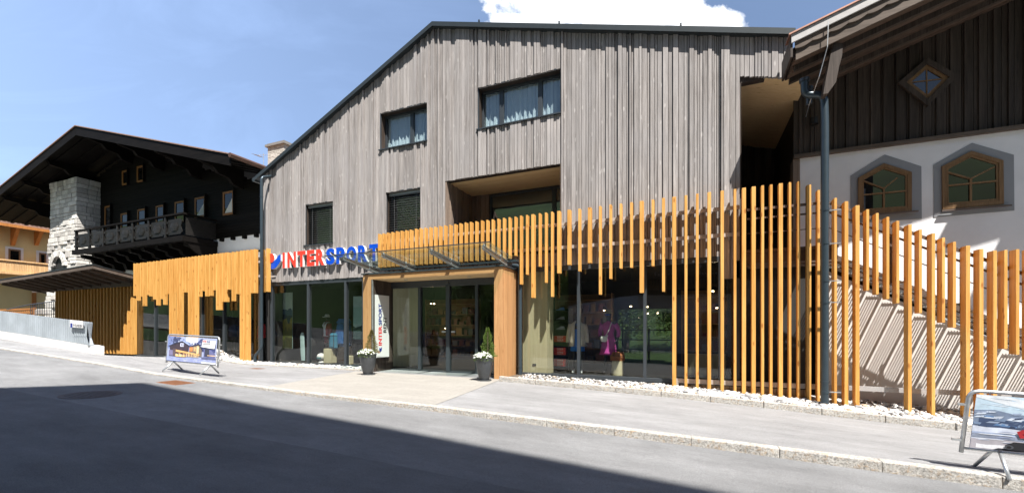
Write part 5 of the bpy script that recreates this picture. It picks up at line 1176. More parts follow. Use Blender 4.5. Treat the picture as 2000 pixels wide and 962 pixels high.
o = local(m2, 'coat', mb, cl('beige_cloth', srgb(190, 182, 165))); so = o.modifiers.new('thick', 'SOLIDIFY'); so.thickness = .012
mb = MB(); mb.loft([(0, 0, .83 * H, .08, .05), (0, 0, .80 * H, .16, .08), (0, 0, .66 * H, .14, .10), (0, 0, .52 * H, .19, .13), (0, 0, .36 * H, .215, .15)], 22); local(m2, 'dress', mb, cl('bright_blue_cloth', srgb(25, 110, 200)))
mb = MB()
for s in (-1, 1): mb.loft([(s * .115, -.07, 0, .045, .11), (s * .115, -.07, .04, .045, .11), (s * .115, -.02, .09, .038, .05)], 12)
local(m2, 'shoes', mb, cl('pale_trainer', srgb(205, 210, 210)))
# wooden block and brown bag
by = 12.2; bx = X_(1206, by)
mb = MB(); mb.loft([(bx, by, fz, .165, .165), (bx, by, Z_(1206, 704, by), .16, .16)], 20); tag(mb.build('display_block', M['beige_ply'], None, True), 'pale round timber display block under the brown bag', 'display block')
zb = Z_(1206, 704, by) + .002; bg_ = empty('holdall', (bx, by, zb), 'brown leather holdall standing on the round timber block', 'bag'); lea = cl('tan_leather', srgb(160, 100, 60))
mb = MB(); mb.loft([(bx, by, zb, .19, .10), (bx, by, zb + .03, .205, .115), (bx, by, zb + .16, .20, .11), (bx, by, zb + .23, .165, .06), (bx, by, zb + .25, .15, .02)], 18); mb.build('bag_body', lea, bg_, True)
mb = MB()
for yy in (-.11, .08): mb.tube([(bx - .08, by + yy, zb + .15), (bx - .07, by + yy * .8, zb + .28), (bx, by + yy * .7, zb + .33), (bx + .07, by + yy * .8, zb + .28), (bx + .08, by + yy, zb + .15)], .011, 6)
mb.build('handle', cl('dark_leather', (.05, .03, .02)), bg_, True); MB().box(bx - .2, bx + .2, by - .122, by - .113, zb + .14, zb + .155).build('strap', cl('dark_leather', (.05, .03, .02)), bg_)
# left window: dark figure in red jacket, backpacks, helmet, blocks
my = 12.6; mx = X_(640, my); m3 = mannequin(mx, my, FL + .12, 1.72, 'black mannequin in a dark red sports jacket with white straps', True, rot=R(-20)); H = 1.72
mb = MB(); mb.loft([(0, 0, .855 * H, .06, .06), (0, 0, .83 * H, .10, .07), (0, 0, .80 * H, .205, .105), (0, 0, .70 * H, .19, .13), (0, 0, .60 * H, .16, .12), (0, 0, .53 * H, .18, .14)], 22)
for s in (-1, 1): mb.tube([(s * .19, 0, .80 * H), (s * .23, .01, .70 * H), (s * .245, 0, .62 * H), (s * .255, -.04, .50 * H)], .06, 12, None, [.075, .062, .055, .045])
local(m3, 'jacket', mb, cl('dark_red_cloth', srgb(130, 25, 35)))
mb = MB(); mb.loft([(0, -.02, .52 * H, .175, .13), (0, -.02, .57 * H, .10, .13), (0, -.02, .72 * H, .085, .14), (0, -.02, .79 * H, .06, .11)], 14)
for s in (-1, 1): mb.tube([(s * .05, -.12, .70 * H), (s * .11, -.14, .76 * H), (s * .12, -.08, .83 * H), (s * .1, .04, .82 * H)], .022, 8)
local(m3, 'vest', mb, cl('white_cloth', srgb(200, 205, 215)))
mb = MB(); mb.loft([(0, 0, .54 * H, .15, .11), (0, 0, .48 * H, .17, .12), (0, 0, .36 * H, .16, .10)], 18); local(m3, 'shorts', mb, cl('dark_red_shorts', srgb(110, 20, 35)))
mb = MB(); mb.loft([(0, -.02, .95 * H, .092, .1), (0, -.02, .985 * H, .09, .095), (0, -.02, 1.02 * H, .05, .06)], 16); mb.box(-.08, .08, -.17, -.09, .95 * H, .962 * H); local(m3, 'cap', mb, cl('white_cap', srgb(190, 190, 190)))
def backpack(px, py0, py1, yy, c, label):
    x = X_(px, yy); z0, z1 = Z_(px, py1, yy), Z_(px, py0, yy); e_ = empty('backpack', (x, yy, z0), label, 'backpack'); h = z1 - z0; r = h * .30; m_ = cl('pack_' + label[:4], c)
    mb = MB(); mb.loft([(x, yy, z0, r * .8, r * .5), (x, yy, z0 + .06 * h, r, r * .7), (x, yy, z0 + .5 * h, r * 1.02, r * .75), (x, yy, z0 + .8 * h, r * .95, r * .65), (x, yy, z0 + .82 * h, r * .8, r * .5), (x, yy, z0 + .86 * h, r, r * .7), (x, yy, z1, r * .75, r * .45)], 20); mb.build('pack_body', m_, e_, True)
    MB().loft([(x, yy - r * .72, z0 + .12 * h, r * .6, r * .2), (x, yy - r * .72, z0 + .55 * h, r * .6, r * .2)], 12).build('front_pocket', m_, e_, True)
    mb = MB()
    for s in (-1, 1): mb.tube([(x + s * r * .7, yy - r * .8, z0 + .05 * h), (x + s * r * .78, yy - r * .82, z0 + .5 * h), (x + s * r * .6, yy - r * .6, z0 + .93 * h)], .012, 6)
    mb.build('strap', M['black'], e_, True)
yy = 12.15; xb0_ = X_(645, yy)
mb = MB(); z1 = Z_(645, 680, yy); mb.box(xb0_ - .17, xb0_ + .0, yy - .16, yy + .16, FL + .02, z1); mb.box(xb0_ + .006, xb0_ + .19, yy - .16, yy + .16, FL + .02, z1); tag(mb.build('display_block', M['beige_ply'], None, bevel=.01), 'pale split timber display block in the left shop window', 'display block')
backpack(652, 650, 680, yy, srgb(45, 110, 135), 'teal trekking backpack standing on the split timber block')
backpack(672, 622, 676, 12.45, srgb(35, 85, 140), 'tall blue trekking backpack behind the mullion')
x = X_(675, 12.45); tag(MB().box(x - .25, x + .25, 12.25, 12.65, FL + .02, Z_(675, 676, 12.45) - .002).build('display_block', M['dark_wood'], None, bevel=.01), 'dark display plinth under the tall blue backpack', 'display block')
x = X_(682, 11.95); tag(MB().box(x - .11, x + .11, 11.85, 12.05, FL + .02, Z_(682, 694, 11.95)).build('display_block', M['beige_ply'], None, bevel=.01), 'short pale timber block at the right end of the left window', 'display block')
hx, hy = X_(627, 12.0), 12.0; hz = Z_(627, 707, hy); he = empty('ski_helmet', (hx, hy, hz), 'white ski helmet with goggles on a white stand in the left window', 'helmet')
mb = MB(); mb.loft([(hx, hy, hz, .11, .11), (hx, hy, hz + .04, .09, .09), (hx, hy, hz + .07, .05, .05), (hx, hy, hz + .1, .05, .05)], 16); mb.build('stand', M['white'], he, True)
mb = MB(); mb.loft([(hx, hy, hz + .10, .09, .1), (hx, hy, hz + .15, .13, .15), (hx, hy, hz + .22, .14, .16), (hx, hy, hz + .29, .12, .14), (hx, hy, hz + .33, .07, .08), (hx, hy, hz + .345, .02, .02)], 20); mb.build('shell', M['white'], he, True)
MB().loft([(hx, hy - .04, hz + .15, .115, .13), (hx, hy - .04, hz + .21, .12, .135)], 18).build('goggles', cl('teal_lens', (.05, .18, .2)), he, True)
# panels in the left window: painted reflection of sky, mountains, gorse slope; teal print
def panel(px0, px1, py0, py1, yy, polys, name, label):
    x0, x1 = X_(px0, yy), X_(px1, yy); z1, z0 = Z_((px0 + px1) / 2, py0, yy), Z_((px0 + px1) / 2, py1, yy); e_ = empty(name, ((x0 + x1) / 2, yy, z0), label, 'poster')
    MB().box(x0, x1, yy, yy + .02, z0, z1).build('panel', cl('panel_sky', srgb(150, 175, 175)), e_); mb = MB()
    for k, (pts, c) in enumerate(polys):
        m_ = cl('panel_%s_%d' % (name, k) + label[:3], srgb(*c)); mb.add([(x0 + a * (x1 - x0), yy - .001 - .0012 * k, z0 + b * (z1 - z0)) for a, b in pts], [tuple(range(len(pts)))], m_)
    mb.build('print', None, e_); return e_
def jag(n, y, amp, seed, lo=0): r_ = random.Random(seed); return [(0, lo)] + [(1, lo)] + [(1 - i / n, y + r_.uniform(-amp, amp)) for i in range(n + 1)]
panel(543, 571, 571, 680, 12.3, [([(0, .55), (1, .55), (1, 1), (0, 1)], (165, 185, 175)), (jag(9, .70, .03, 1), (60, 85, 100)), (jag(12, .60, .02, 4), (35, 50, 60)), (jag(10, .50, .06, 2), (120, 115, 45)), (jag(13, .36, .05, 9), (85, 90, 35)), (jag(9, .2, .05, 3), (50, 55, 25))], 'reflection_panel', 'printed panel with mountains above a yellow green slope')
panel(690, 712, 578, 662, 12.2, [([(0, .35), (1, .35), (1, .75), (0, .75)], (135, 170, 165)), (jag(5, .30, .03, 6), (40, 65, 65))], 'window_poster', 'teal printed panel beside the portal')
for i, (px, yy, c, lab) in enumerate(((515, 12.3, srgb(150, 30, 40), 'slim black mannequin in a red jacket behind the left downpipe'), (458, 13.2, srgb(30, 60, 110), 'mannequin in a blue jacket behind the left slat screen'))):
    mm_ = mannequin(X_(px, yy), yy, FL + .01, 1.75, lab, True, rot=R(10)); mb = MB(); H = 1.75
    mb.loft([(0, 0, .85 * H, .06, .06), (0, 0, .80 * H, .2, .105), (0, 0, .70 * H, .19, .13), (0, 0, .52 * H, .19, .14)], 20)
    for s in (-1, 1): mb.tube([(s * .19, 0, .80 * H), (s * .235, .01, .68 * H), (s * .25, -.02, .52 * H)], .06, 10, None, [.07, .06, .05])
    local(mm_, 'jacket', mb, cl('jacket_%d' % i, c))
yy = 12.3; x = X_(592, yy); bd = MB(); bd.loft([(x, yy, FL + .05, .10, .015), (x - .02, yy, FL + .35, .12, .015), (x - .05, yy, FL + 1.0, .11, .015), (x - .04, yy, FL + 1.15, .06, .012)], 16); tag(bd.build('snowboard', cl('pale_board', srgb(170, 195, 195)), None, True), 'pale mint snowboard standing in the left shop window', 'snowboard')
# ---------------------------------------------------------------- planters beside the entrance
def planter(x, y, z, hgt, brown, label):
    e_ = empty('planter', (x, y, z), label, 'potted plant', 'planters beside the entrance'); r_ = random.Random(int(x * 10))
    mb = MB(); mb.loft([(x, y, z, .19, .19), (x, y, z + .025, .19, .19)], 24); mb.build('saucer', M['pot'], e_, True)
    mb = MB(); mb.loft([(x, y, z + .026, .125, .125), (x, y, z + .06, .14, .14), (x, y, z + .25, .19, .19), (x, y, z + .45, .225, .225), (x, y, z + .56, .235, .235), (x, y, z + .585, .24, .24), (x, y, z + .60, .24, .24), (x, y, z + .605, .215, .215), (x, y, z + .56, .21, .21)], 28); mb.build('pot', M['pot'], e_, True)
    MB().loft([(x, y, z + .50, .2, .2), (x, y, z + .57, .205, .205)], 20).build('soil', M['soil'], e_)
    cx_, cy_ = x + .06, y + .08; mb = MB(); mb.tube([(cx_, cy_, z + .55), (cx_, cy_, z + .6 + hgt * .9)], .012, 6); mb.build('trunk', M['bark'], e_)
    mb = MB()
    for i in range(2600):
        t = r_.random() ** 1.25; rad = (.205 * (1 - t) ** .75 + .012) * (1 + .14 * math.sin(t * 19 + 1)) * r_.uniform(.45, 1.06); a = r_.uniform(0, 6.283); p = Vector((cx_ + math.cos(a) * rad, cy_ + math.sin(a) * rad, z + .62 + t * hgt))
        d = Vector((math.cos(a) * .6, math.sin(a) * .6, r_.uniform(.4, 1.3))).normalized(); s_ = Vector((r_.uniform(-1, 1), r_.uniform(-1, 1), r_.uniform(-.5, .5))).cross(d).normalized(); L_ = r_.uniform(.018, .036); w_ = .007
        mb.add([p - s_ * w_, p + s_ * w_, p + d * L_], [(0, 1, 2)])
    mb.build('conifer', M['leaf_brown'] if brown else M['leaf'], e_)
    mb = MB()
    for i in range(900):
        a = r_.uniform(0, 6.283); rad = .26 * math.sqrt(r_.random()); p = Vector((x + math.cos(a) * rad - .01, y + math.sin(a) * rad - .03, z + .62 + r_.uniform(-.05, .12) - (rad / .26) ** 2 * .08)); d = Vector((r_.uniform(-1, 1), r_.uniform(-1, 1), r_.uniform(0, 1))).normalized(); s_ = d.cross(Vector((0, 0, 1))).normalized()
        mb.add([p, p + d * .03 - s_ * .01, p + d * .045, p + d * .03 + s_ * .01], [(0, 1, 2, 3)])
    mb.build('flower_leaves', M['leaf'], e_)
    mb = MB()
    for i in range(150):
        a = r_.uniform(0, 6.283); rad = .25 * math.sqrt(r_.random()); h = .13 * (1 - (rad / .27) ** 2) + r_.uniform(-.03, .02); c = Vector((x - .015 + math.cos(a) * rad, y - .05 + math.sin(a) * rad, z + .61 + h))
        nrm = Vector((math.cos(a) * rad * 3, math.sin(a) * rad * 3 - .5, .7)).normalized(); s_ = nrm.orthogonal().normalized(); u2 = nrm.cross(s_)
        for k in range(5):
            b = k * 1.2566 + i; e1_ = (s_ * math.cos(b) + u2 * math.sin(b)); e2_ = (s_ * math.cos(b + .55) + u2 * math.sin(b + .55)); e0_ = (s_ * math.cos(b - .55) + u2 * math.sin(b - .55)); mb.add([c, c + e0_ * .015, c + e1_ * .022 + nrm * .003, c + e2_ * .015], [(0, 1, 2, 3)])
    mb.build('white_flowers', M['petal'], e_)
planter(-4.99, 10.0, wz(-4.99, 10.0) + .008, .76, False, 'charcoal planter with green conifer and white flowers at the right portal post')
planter(-8.62, 9.75, wz(-8.62, 9.75) + .008, .66, True, 'charcoal planter with browning conifer and white flowers at the left portal post')

# ---------------------------------------------------------------- crowd barriers with printed banners
def barrier(p, length, ang, lean, label, art, hgt=.90):
    e_ = empty('crowd_barrier', p, label, 'crowd barrier'); e_.rotation_euler = (0, ang, 0)
    def put(name, mb, mat, par=None, smooth=False):
        me = bpy.data.meshes.new(name); me.from_pydata([Vector(v)[:] for v in mb.v], [], mb.f)
        for m_ in (mb.mats or [mat]): me.materials.append(m_)
        if mb.mats: me.polygons.foreach_set('material_index', mb.mi)
        if smooth: me.polygons.foreach_set('use_smooth', [True] * len(me.polygons))
        o = bpy.data.objects.new(name, me); col.objects.link(o); o.parent = par or e_; return o
    ly = lambda z: -lean * (z - .2)
    L_ = length; r = .020; zb, zt = .18, hgt
    fr_ = rounded([(0, ly(zb), zb), (0, ly(zt), zt), (L_, ly(zt), zt), (L_, ly(zb), zb)], .10, 6); mb = MB(); mb.tube(fr_, r, 12); mb.tube([(0, ly(zb + .05), zb + .05), (L_, ly(zb + .05), zb + .05)], r * .7, 10); put('frame', mb, M['steel'], None, True)
    for k in range(9): xx = L_ * (k + 1) / 10; mb = MB()
    mb = MB()
    for k in range(12): xx = L_ * (k + 1) / 13; mb.tube([(xx, ly(zb) + .012, zb + .05), (xx, ly(zt) + .012, zt)], .006, 6)
    put('bars', mb, M['steel'], None, True)
    for xx in (.28, L_ - .28):
        mb = MB(); mb.tube([(xx + .03, ly(.24), .24), (xx, -.24, .0)], .018, 10); mb.tube([(xx - .03, ly(.24), .24), (xx - .05, .24, .0)], .018, 10); put('leg', mb, M['steel'], None, True)
    for zz in (.32, .72):
        for ha, hb in ((-.09, -.018), (L_ + .018, L_ + .07)): mb = MB(); mb.box(ha, hb, ly(zz) - .02, ly(zz) + .02, zz - .012, zz + .012); put('hook', mb, M['steel'])
    x0, x1, z0, z1 = .05, L_ - .04, zb + .07, zt - .035; yb0 = -.026
    def uv(a, b, k=0): z = z0 + (z1 - z0) * b; return (x0 + (x1 - x0) * a, ly(z) + yb0 - .0012 * k - (.008 * math.sin(a * 9)), z)
    mb = MB(); n = 24; mb.v = [uv(i / n, b) for b in (0, 1) for i in range(n + 1)]; mb.f = [(i, i + 1, n + 2 + i, n + 1 + i) for i in range(n)]
    bn = put('banner', mb, cl('banner_base', srgb(160, 170, 200))); bn['label'] = 'printed banner'
    art(uv, put, bn)
    return e_
def fillpoly(mb, uv, pts, c, k):
    """polygon in banner coordinates cut into narrow strips so that it follows the cloth"""
    nm = 'print_%d_%d_%d' % c; m_ = cl(nm, srgb(*c)); xs2 = sorted(set([p[0] for p in pts] + [i / 40 for i in range(41) if min(p[0] for p in pts) < i / 40 < max(p[0] for p in pts)]))
    for a, b in zip(xs2, xs2[1:]):
        if b - a < 1e-5: continue
        def cross(x):
            out = []
            for (p, q) in zip(pts, pts[1:] + pts[:1]):
                if min(p[0], q[0]) <= x <= max(p[0], q[0]) and abs(p[0] - q[0]) > 1e-9: out.append(p[1] + (q[1] - p[1]) * (x - p[0]) / (q[0] - p[0]))
            return sorted(out)
        ca_, cb_ = cross(a + 1e-6), cross(b - 1e-6)
        if len(ca_) > 1 and len(cb_) > 1: mb.add([uv(a, ca_[0], k), uv(b, cb_[0], k), uv(b, cb_[-1], k), uv(a, ca_[-1], k)], [(0, 1, 2, 3)], m_)
def R4(x0, y0, x1, y1): return [(x0, y0), (x1, y0), (x1, y1), (x0, y1)]
def ridge(x0, x1, y, amp, n, seed, lo): r_ = random.Random(seed); return [(x0, lo), (x1, lo)] + [(x1 - (x1 - x0) * i / n, y(x1 - (x1 - x0) * i / n) + r_.uniform(-amp, amp)) for i in range(n + 1)]
def art_left(uv, put, bn):
    mb = MB(); P = lambda pts, c, k: fillpoly(mb, uv, pts, c, k)
    P(R4(.38, .72, .62, .99), (225, 230, 240), 1); P(ridge(0, .47, lambda x: 1.0 - max(0, x - .22) * 1.0, .02, 14, 2, .5), (120, 135, 185), 2); P(ridge(.12, .28, lambda x: .95, .05, 6, 5, .70), (55, 65, 100), 3)
    r_ = random.Random(77)
    for i in range(90):
        x = r_.uniform(.02, .95); top = 1.0 - max(0, x - .22) * .8 if x < .5 else .72 + .2 * math.exp(-((x - .72) / .1) ** 2); y = r_.uniform(.58, max(.6, top - .05)); w = r_.uniform(.01, .05); h = r_.uniform(.02, .07)
        P([(x, y), (min(1, x + w), y + h * .3), (min(1, x + w * 1.2), y + h), (x + w * .3, y + h * .8)], ((95, 105, 150), (150, 162, 205), (70, 78, 120), (190, 198, 225))[r_.randrange(4)], 3)
    for i in range(40):
        x = r_.uniform(.0, .9); y = r_.uniform(.01, .15); w = r_.uniform(.03, .12); P([(x, y), (min(1, x + w), y), (min(1, x + w * .9), y + .012), (x + .01, y + .012)], ((170, 176, 212), (130, 138, 185), (196, 200, 226))[r_.randrange(3)], 4)
    P(ridge(.27, .45, lambda x: .92 - (x - .25) * .9, .02, 7, 15, .66), (165, 180, 220), 4)
    P(ridge(.55, .98, lambda x: .76 + .22 * math.exp(-((x - .72) / .09) ** 2) + .12 * max(0, x - .8), .02, 10, 3, .45), (70, 78, 125), 2); P(R4(0, 0, 1, .17), (150, 160, 205), 3)
    P([(.05, .62), (.30, .80), (.45, .62), (.44, .30), (.08, .30)], (60, 50, 62), 5); P([(.02, .60), (.31, .83), (.48, .63), (.46, .61), (.31, .78), (.04, .57)], (40, 42, 60), 6)
    P(R4(.28, .60, .35, .74), (205, 210, 235), 7); P(R4(.295, .63, .31, .71), (50, 50, 70), 8); P(R4(.325, .63, .34, .71), (50, 50, 70), 8)
    P([(.46, .60), (.65, .72), (.72, .54), (.72, .25), (.46, .30)], (120, 105, 95), 7); P([(.45, .62), (.65, .76), (.74, .53), (.72, .51), (.65, .71), (.46, .59)], (50, 52, 70), 9)
    for i, (x0, y0, x1, y1, c) in enumerate(((.47, .44, .53, .60, (215, 130, 75)), (.55, .44, .60, .62, (195, 165, 120)), (.61, .36, .66, .66, (225, 200, 150)), (.05, .22, .14, .44, (120, 115, 150)), (.14, .2, .2, .5, (95, 80, 85)))): P(R4(x0, y0, x1, y1), c, 10)
    P([(.20, .47), (.68, .34), (.68, .29), (.20, .38)], (225, 172, 112), 11)
    r_ = random.Random(4)
    for i in range(26): x = .20 + i * .018; h = r_.uniform(.05, .13); P(R4(x, .21, x + .010, .23 + h), (245, 205, 150) if r_.random() < .6 else (150, 110, 90), 12)
    P(R4(.20, .19, .40, .26), (235, 190, 120), 11); P([(.76, .55), (.86, .58), (.98, .42), (.98, .2), (.76, .2)], (100, 105, 150), 5); P(R4(.78, .27, .87, .57), (55, 58, 75), 6); P(R4(.72, .17, 1, .24), (90, 95, 130), 7); P(R4(.72, 0, 1, .06), (225, 228, 240), 4)
    P(R4(.84, .31, .99, .34), (235, 200, 160), 8)
    P([(.715, .64), (.97, .60), (.99, .90), (.735, .93)], (232, 234, 240), 13)
    put('print', mb, None, bn); tb = MB()
    for body, x, z, h, w, m_ in (('INTER', .745, .84, .045, .13, M['signred']), ('SPORT', .825, .835, .045, .13, M['signblue']), ('LEOGANG', .75, .75, .04, .27, cl('grey_text', (.2, .2, .22)))):
        v, f, fr_ = text_mb(body, h, .001, .01, w); o = Vector(uv(x, z, 16)); tb.add([(o[0] + p[0], o[1] - p[2] - .003 + .0 * p[1], o[2] + p[1]) for p in v], f, m_)
    put('lettering', tb, None, bn)
def art_right(uv, put, bn):
    mb = MB(); P = lambda pts, c, k: fillpoly(mb, uv, pts, c, k)
    P(R4(0, .55, 1, 1), (190, 212, 228), 1); P([(0, .95), (.25, .72), (.5, .6), (.5, .75), (.3, .86), (.1, 1), (0, 1)], (222, 228, 236), 2); P(ridge(0, 1, lambda x: .74 - .25 * x, .03, 14, 8, .40), (120, 135, 160), 3); P(ridge(0.02, 1, lambda x: .60 - .12 * x, .03, 18, 12, .38), (62, 78, 110), 4);
    r_ = random.Random(31); cols = [(120, 140, 170), (45, 58, 86), (95, 130, 175), (198, 208, 224), (80, 96, 124), (150, 165, 190)]
    for i in range(110):
        x = r_.uniform(-.02, .95); t_ = r_.random(); y = .43 + t_ * (.27 - .2 * x); w = r_.uniform(.015, .06); h = r_.uniform(.015, .05); s = r_.uniform(-.03, .05)
        P([(max(0, x), y), (min(1, x + w), y + s * .6), (min(1, x + w * 1.2), y + h + s * .5), (max(0, x + w * .35), y + h)], cols[r_.randrange(6)] if t_ < .7 else cols[3 if r_.random() < .5 else 5], 5)
    for i in range(26):
        x = r_.uniform(0, .9); y = r_.uniform(.76, .97); P([(x, y), (min(1, x + .12), y - .035), (min(1, x + .10), y - .012)], (214, 224, 234) if i % 2 else (170, 198, 222), 2)
    P(ridge(0, 1, lambda x: .42 - .03 * x, .012, 20, 6, .0), (205, 212, 228), 6); P(R4(0, .28, 1, .32), (165, 180, 208), 7)
    for i in range(60):
        x = r_.uniform(0, .95); y = r_.uniform(.09, .38); w = r_.uniform(.03, .12); P([(x, y), (min(1, x + w), y + .004), (min(1, x + w * .8), y + .018), (x + w * .2, y + .014)], ((226, 230, 240), (150, 160, 190), (120, 125, 150), (196, 204, 222))[r_.randrange(4)], 10); P(ridge(0, 1, lambda x: .30, .012, 12, 7, .22), (188, 198, 218), 8)
    P(ridge(0, 1, lambda x: .20, .02, 16, 9, .0), (172, 168, 176), 9); P(ridge(0.02, .3, lambda x: .10, .015, 8, 10, .02), (225, 226, 232), 10); P([(.08, .01), (.26, .03), (.9, .0), (.9, .06), (.24, .08), (.10, .05)], (40, 42, 52), 11)
    P([(.36, 1), (.34, .8), (.29, .5), (.27, .38), (.45, .30), (.62, .4), (.62, 1)], (26, 24, 28), 12); P([(.26, .30), (.30, .42), (.46, .38), (.5, .06), (.30, .04), (.25, .14)], (190, 42, 46), 13)
    P([(.155, .38), (.175, .43), (.20, .42), (.225, .34), (.235, .25), (.21, .26), (.185, .28), (.17, .27)], (165, 32, 40), 14); P([(.175, .35), (.20, .36), (.22, .30), (.20, .29)], (70, 20, 25), 15)
    P([(.13, .05), (.12, .12), (.15, .19), (.24, .20), (.32, .14), (.34, .05), (.28, .02)], (30, 30, 36), 16); P([(.2, .26), (.24, .26), (.36, .1), (.33, .08)], (120, 122, 128), 17)
    for (cx_, cy_, r_, c) in ((.135, .09, .03, (75, 78, 86)), (.135, .09, .016, (25, 25, 28)), (.215, .13, .035, (60, 60, 66)), (.215, .13, .018, (150, 150, 155)), (.28, .10, .03, (150, 152, 158)), (.28, .10, .014, (40, 40, 44))): P([(cx_ + r_ * .55 * math.cos(a * .5236), cy_ + r_ * 1.35 * math.sin(a * .5236)) for a in range(12)], c, 18 + (1 if r_ < .02 else 0))
    put('print', mb, None, bn)
xx, yy = -12.45, 6.66
barrier((xx, yy, wz(xx, yy - .2) + .0), 2.02, R(1.6), -.05, 'crowd barrier with a winter village picture at the kerb on the left', art_left, .90)
xx, yy = 2.76, 6.30
barrier((xx, yy, wz(2.9, yy) + .005), 2.3, R(2.3), .13, 'crowd barrier with a snowy picture of a binding at the right kerb', art_right, .88)

# ---------------------------------------------------------------- greenery behind the shop, seen through its rear window
def leafy(mb, c, r, n, size, rnd_):
    for i in range(n):
        u_, v_ = rnd_.random(), rnd_.random(); a = u_ * 6.283; w = math.acos(2 * v_ - 1); k = rnd_.uniform(.55, 1.05)
        p = Vector((c[0] + r[0] * k * math.sin(w) * math.cos(a), c[1] + r[1] * k * math.sin(w) * math.sin(a), c[2] + r[2] * k * math.cos(w))); d = Vector((rnd_.uniform(-1, 1), rnd_.uniform(-1, 1), rnd_.uniform(-.6, 1))).normalized(); s_ = d.orthogonal().normalized() * size * .45
        mb.add([p - s_, p + d * size * .5 - s_ * .2, p + s_, p - d * size * .5], [(0, 1, 2, 3)])
def tree(x, y, z, h, rr_, label, n=5000, size=.16, seed=1, group=None):
    e_ = empty('broadleaf_tree', (x, y, z), label, 'tree', group); r_ = random.Random(seed); mb = MB(); mb.tube([(x, y, z), (x + .1, y, z + h * .35), (x, y + .1, z + h * .7)], .1, 8, None, [rr_ * .09, rr_ * .07, rr_ * .02])
    for k in range(6): a = k * 1.05; mb.tube([(x, y, z + h * (.3 + .05 * k)), (x + math.cos(a) * rr_ * .6, y + math.sin(a) * rr_ * .6, z + h * (.5 + .06 * k))], .03, 6, None, [rr_ * .035, rr_ * .01])
    mb.build('trunk', M['bark'], e_); mb = MB()
    for k in range(14): a = r_.uniform(0, 6.28); q = r_.uniform(0, .65) * rr_; leafy(mb, (x + q * math.cos(a), y + q * math.sin(a), z + h * r_.uniform(.35, .88)), [rr_ * r_.uniform(.32, .5)] * 3, n // 14, size, r_)
    mb.build('crown', M['leaf2'], e_)
tree(-3.6, 26, -2.0, 5.2, 2.2, 'green tree seen through the shop beyond the lawn', seed=3, size=.13); tree(-1.0, 27.5, -2.0, 5.8, 2.4, 'second green tree through the shop right of the mullion', seed=6, size=.13)
sheet('lawn', [-12, 0, 12], [17.2, 24, 45], lambda x, y: -1.45, M['meadow'])
rl_ = MB()
for k in range(3): rl_.box(-5, 3, 19.0, 19.05, -.95 + k * .42, -.90 + k * .42)
for k in range(8): rl_.box(-5 + k * 1.1, -4.93 + k * 1.1, 19.06, 19.12, -1.45, -.02)
tag(rl_.build('timber_railing', M['dark_wood']), 'dark timber railing on the lawn behind the shop', 'railing')

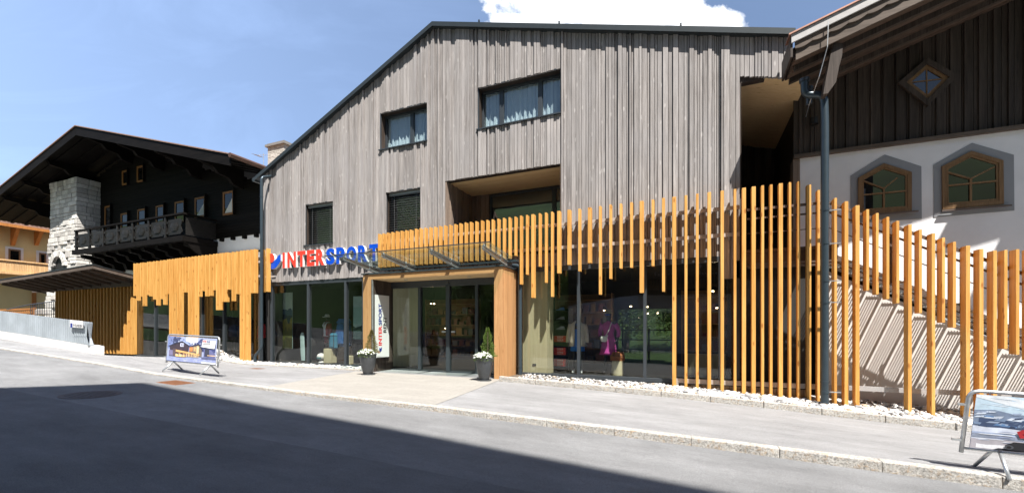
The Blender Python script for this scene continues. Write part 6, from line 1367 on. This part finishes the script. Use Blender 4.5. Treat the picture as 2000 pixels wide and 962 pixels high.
# ---------------------------------------------------------------- across the street: only its shade and reflection are seen
op = empty('opposite_building', (3, -4, -1.5), 'tall white and dark timber house across the street casting the road shade', 'building')
H_ = 20.0; gz = -1.4; zt = gz + H_; C0 = (-10.85 + .4 * (zt - kz(-10.85)), 5.37 - .42 * (zt - kz(-10.85))); C1 = (C0[0] + 12.0, C0[1] - 1.06); C2 = (C0[0] - 1.15 * 6, C0[1] - 1.7 * 6); C3 = (C1[0], C2[1])
mb = MB(); mb.prism_xy([C0, C1, C3, C2][::-1], -3, 1.9); mb.build('wall', M['render'], op)
mb = MB(); mb.prism_xy([C0, C1, C3, C2][::-1], 1.905, zt); mb.build('upper_wall', M['dark_wood'], op)
def on(t, dy=0): return (C0[0] + (C1[0] - C0[0]) * t, C0[1] + (C1[1] - C0[1]) * t + dy)
for fz_ in (-.4, 3.2, 6.2, 9.4, 12.4):
    for t in (.08, .28, .48, .68, .88):
        a, b = on(t), on(t + .09); f = MB().beam((a[0], a[1] + .02, fz_ + .6), (b[0], b[1] + .02, fz_ + .6), .08, 1.5).build('window', M['white'], op); MB().beam((a[0] + .1, a[1] + .07, fz_ + .6), (b[0] - .1, b[1] + .07, fz_ + .6), .03, 1.3).build('pane', M['mirror'], f)
mb = MB(); a, b = on(0, .6), on(1, .6); mb.beam((a[0], a[1], 2.3), (b[0], b[1], 2.3), 1.1, .16); mb.beam((a[0], a[1] + .5, 3.2), (b[0], b[1] + .5, 3.2), .1, .12)
for k in range(70): q = on(k / 70, 1.1); mb.box(q[0] - .04, q[0] + .04, q[1] - .02, q[1] + .02, 2.35, 3.15)
mb.build('balcony', M['oak'], op)
rh = random.Random(2); xs_h = fr(-500, 500, 20); ys_h = fr(-600, -45, 15)
def hz_(x, y):
    t = (-45 - y) / 555; return -3.2 + t ** .75 * 190 * (1 + .25 * math.sin(x * .012 + 1) + .12 * math.sin(x * .04 + y * .02)) + 3 * math.sin(x * .09) * math.sin(y * .07) * min(1, t * 4)
sheet('lawn_bank', [-14, 0, 14], [29, 33, 45], lambda x, y: -1.45 + (y - 29) * .35, M['meadow'])
sheet('hills', xs_h, ys_h, hz_, M['meadow'])
for i, (x, y, h, r_) in enumerate(((-14, -11, 7, 3), (-21, -17, 9, 3.6), (-30, -12, 8, 3.2), (14.5, -14, 7, 2.8), (22, -18, 8, 3.2), (-12, -26, 9, 4))):
    tree(x, y, -2.0, h, r_, ['tree across the road nearest the tall house', 'tall tree across the road to the west', 'broad tree far along the opposite kerb', 'tree across the road east of the tall house', 'large tree farther east across the road', 'tree on the slope behind the road'][i], 3500, .28, 20 + i)
for i, (x, y) in enumerate(((-60, -90), (-30, -140), (-95, -120), (60, -110), (90, -150))):
    z = hz_(x, y); e_ = empty('hay_barn', (x, y, z), ['dark barn on the lower meadow', 'dark barn high on the meadow', 'dark barn at the western meadow edge', 'dark barn on the eastern meadow', 'dark barn high on the eastern meadow'][i], 'barn'); MB().box(x - 4, x + 4, y - 3, y + 3, z - 2, z + 3).build('wall', M['dark_wood'], e_); MB().prism_yz([(y - 4, z + 3.01), (y + 4, z + 3.01), (y, z + 5.5)], x - 4.6, x + 4.6).build('roof', M['tile'], e_)
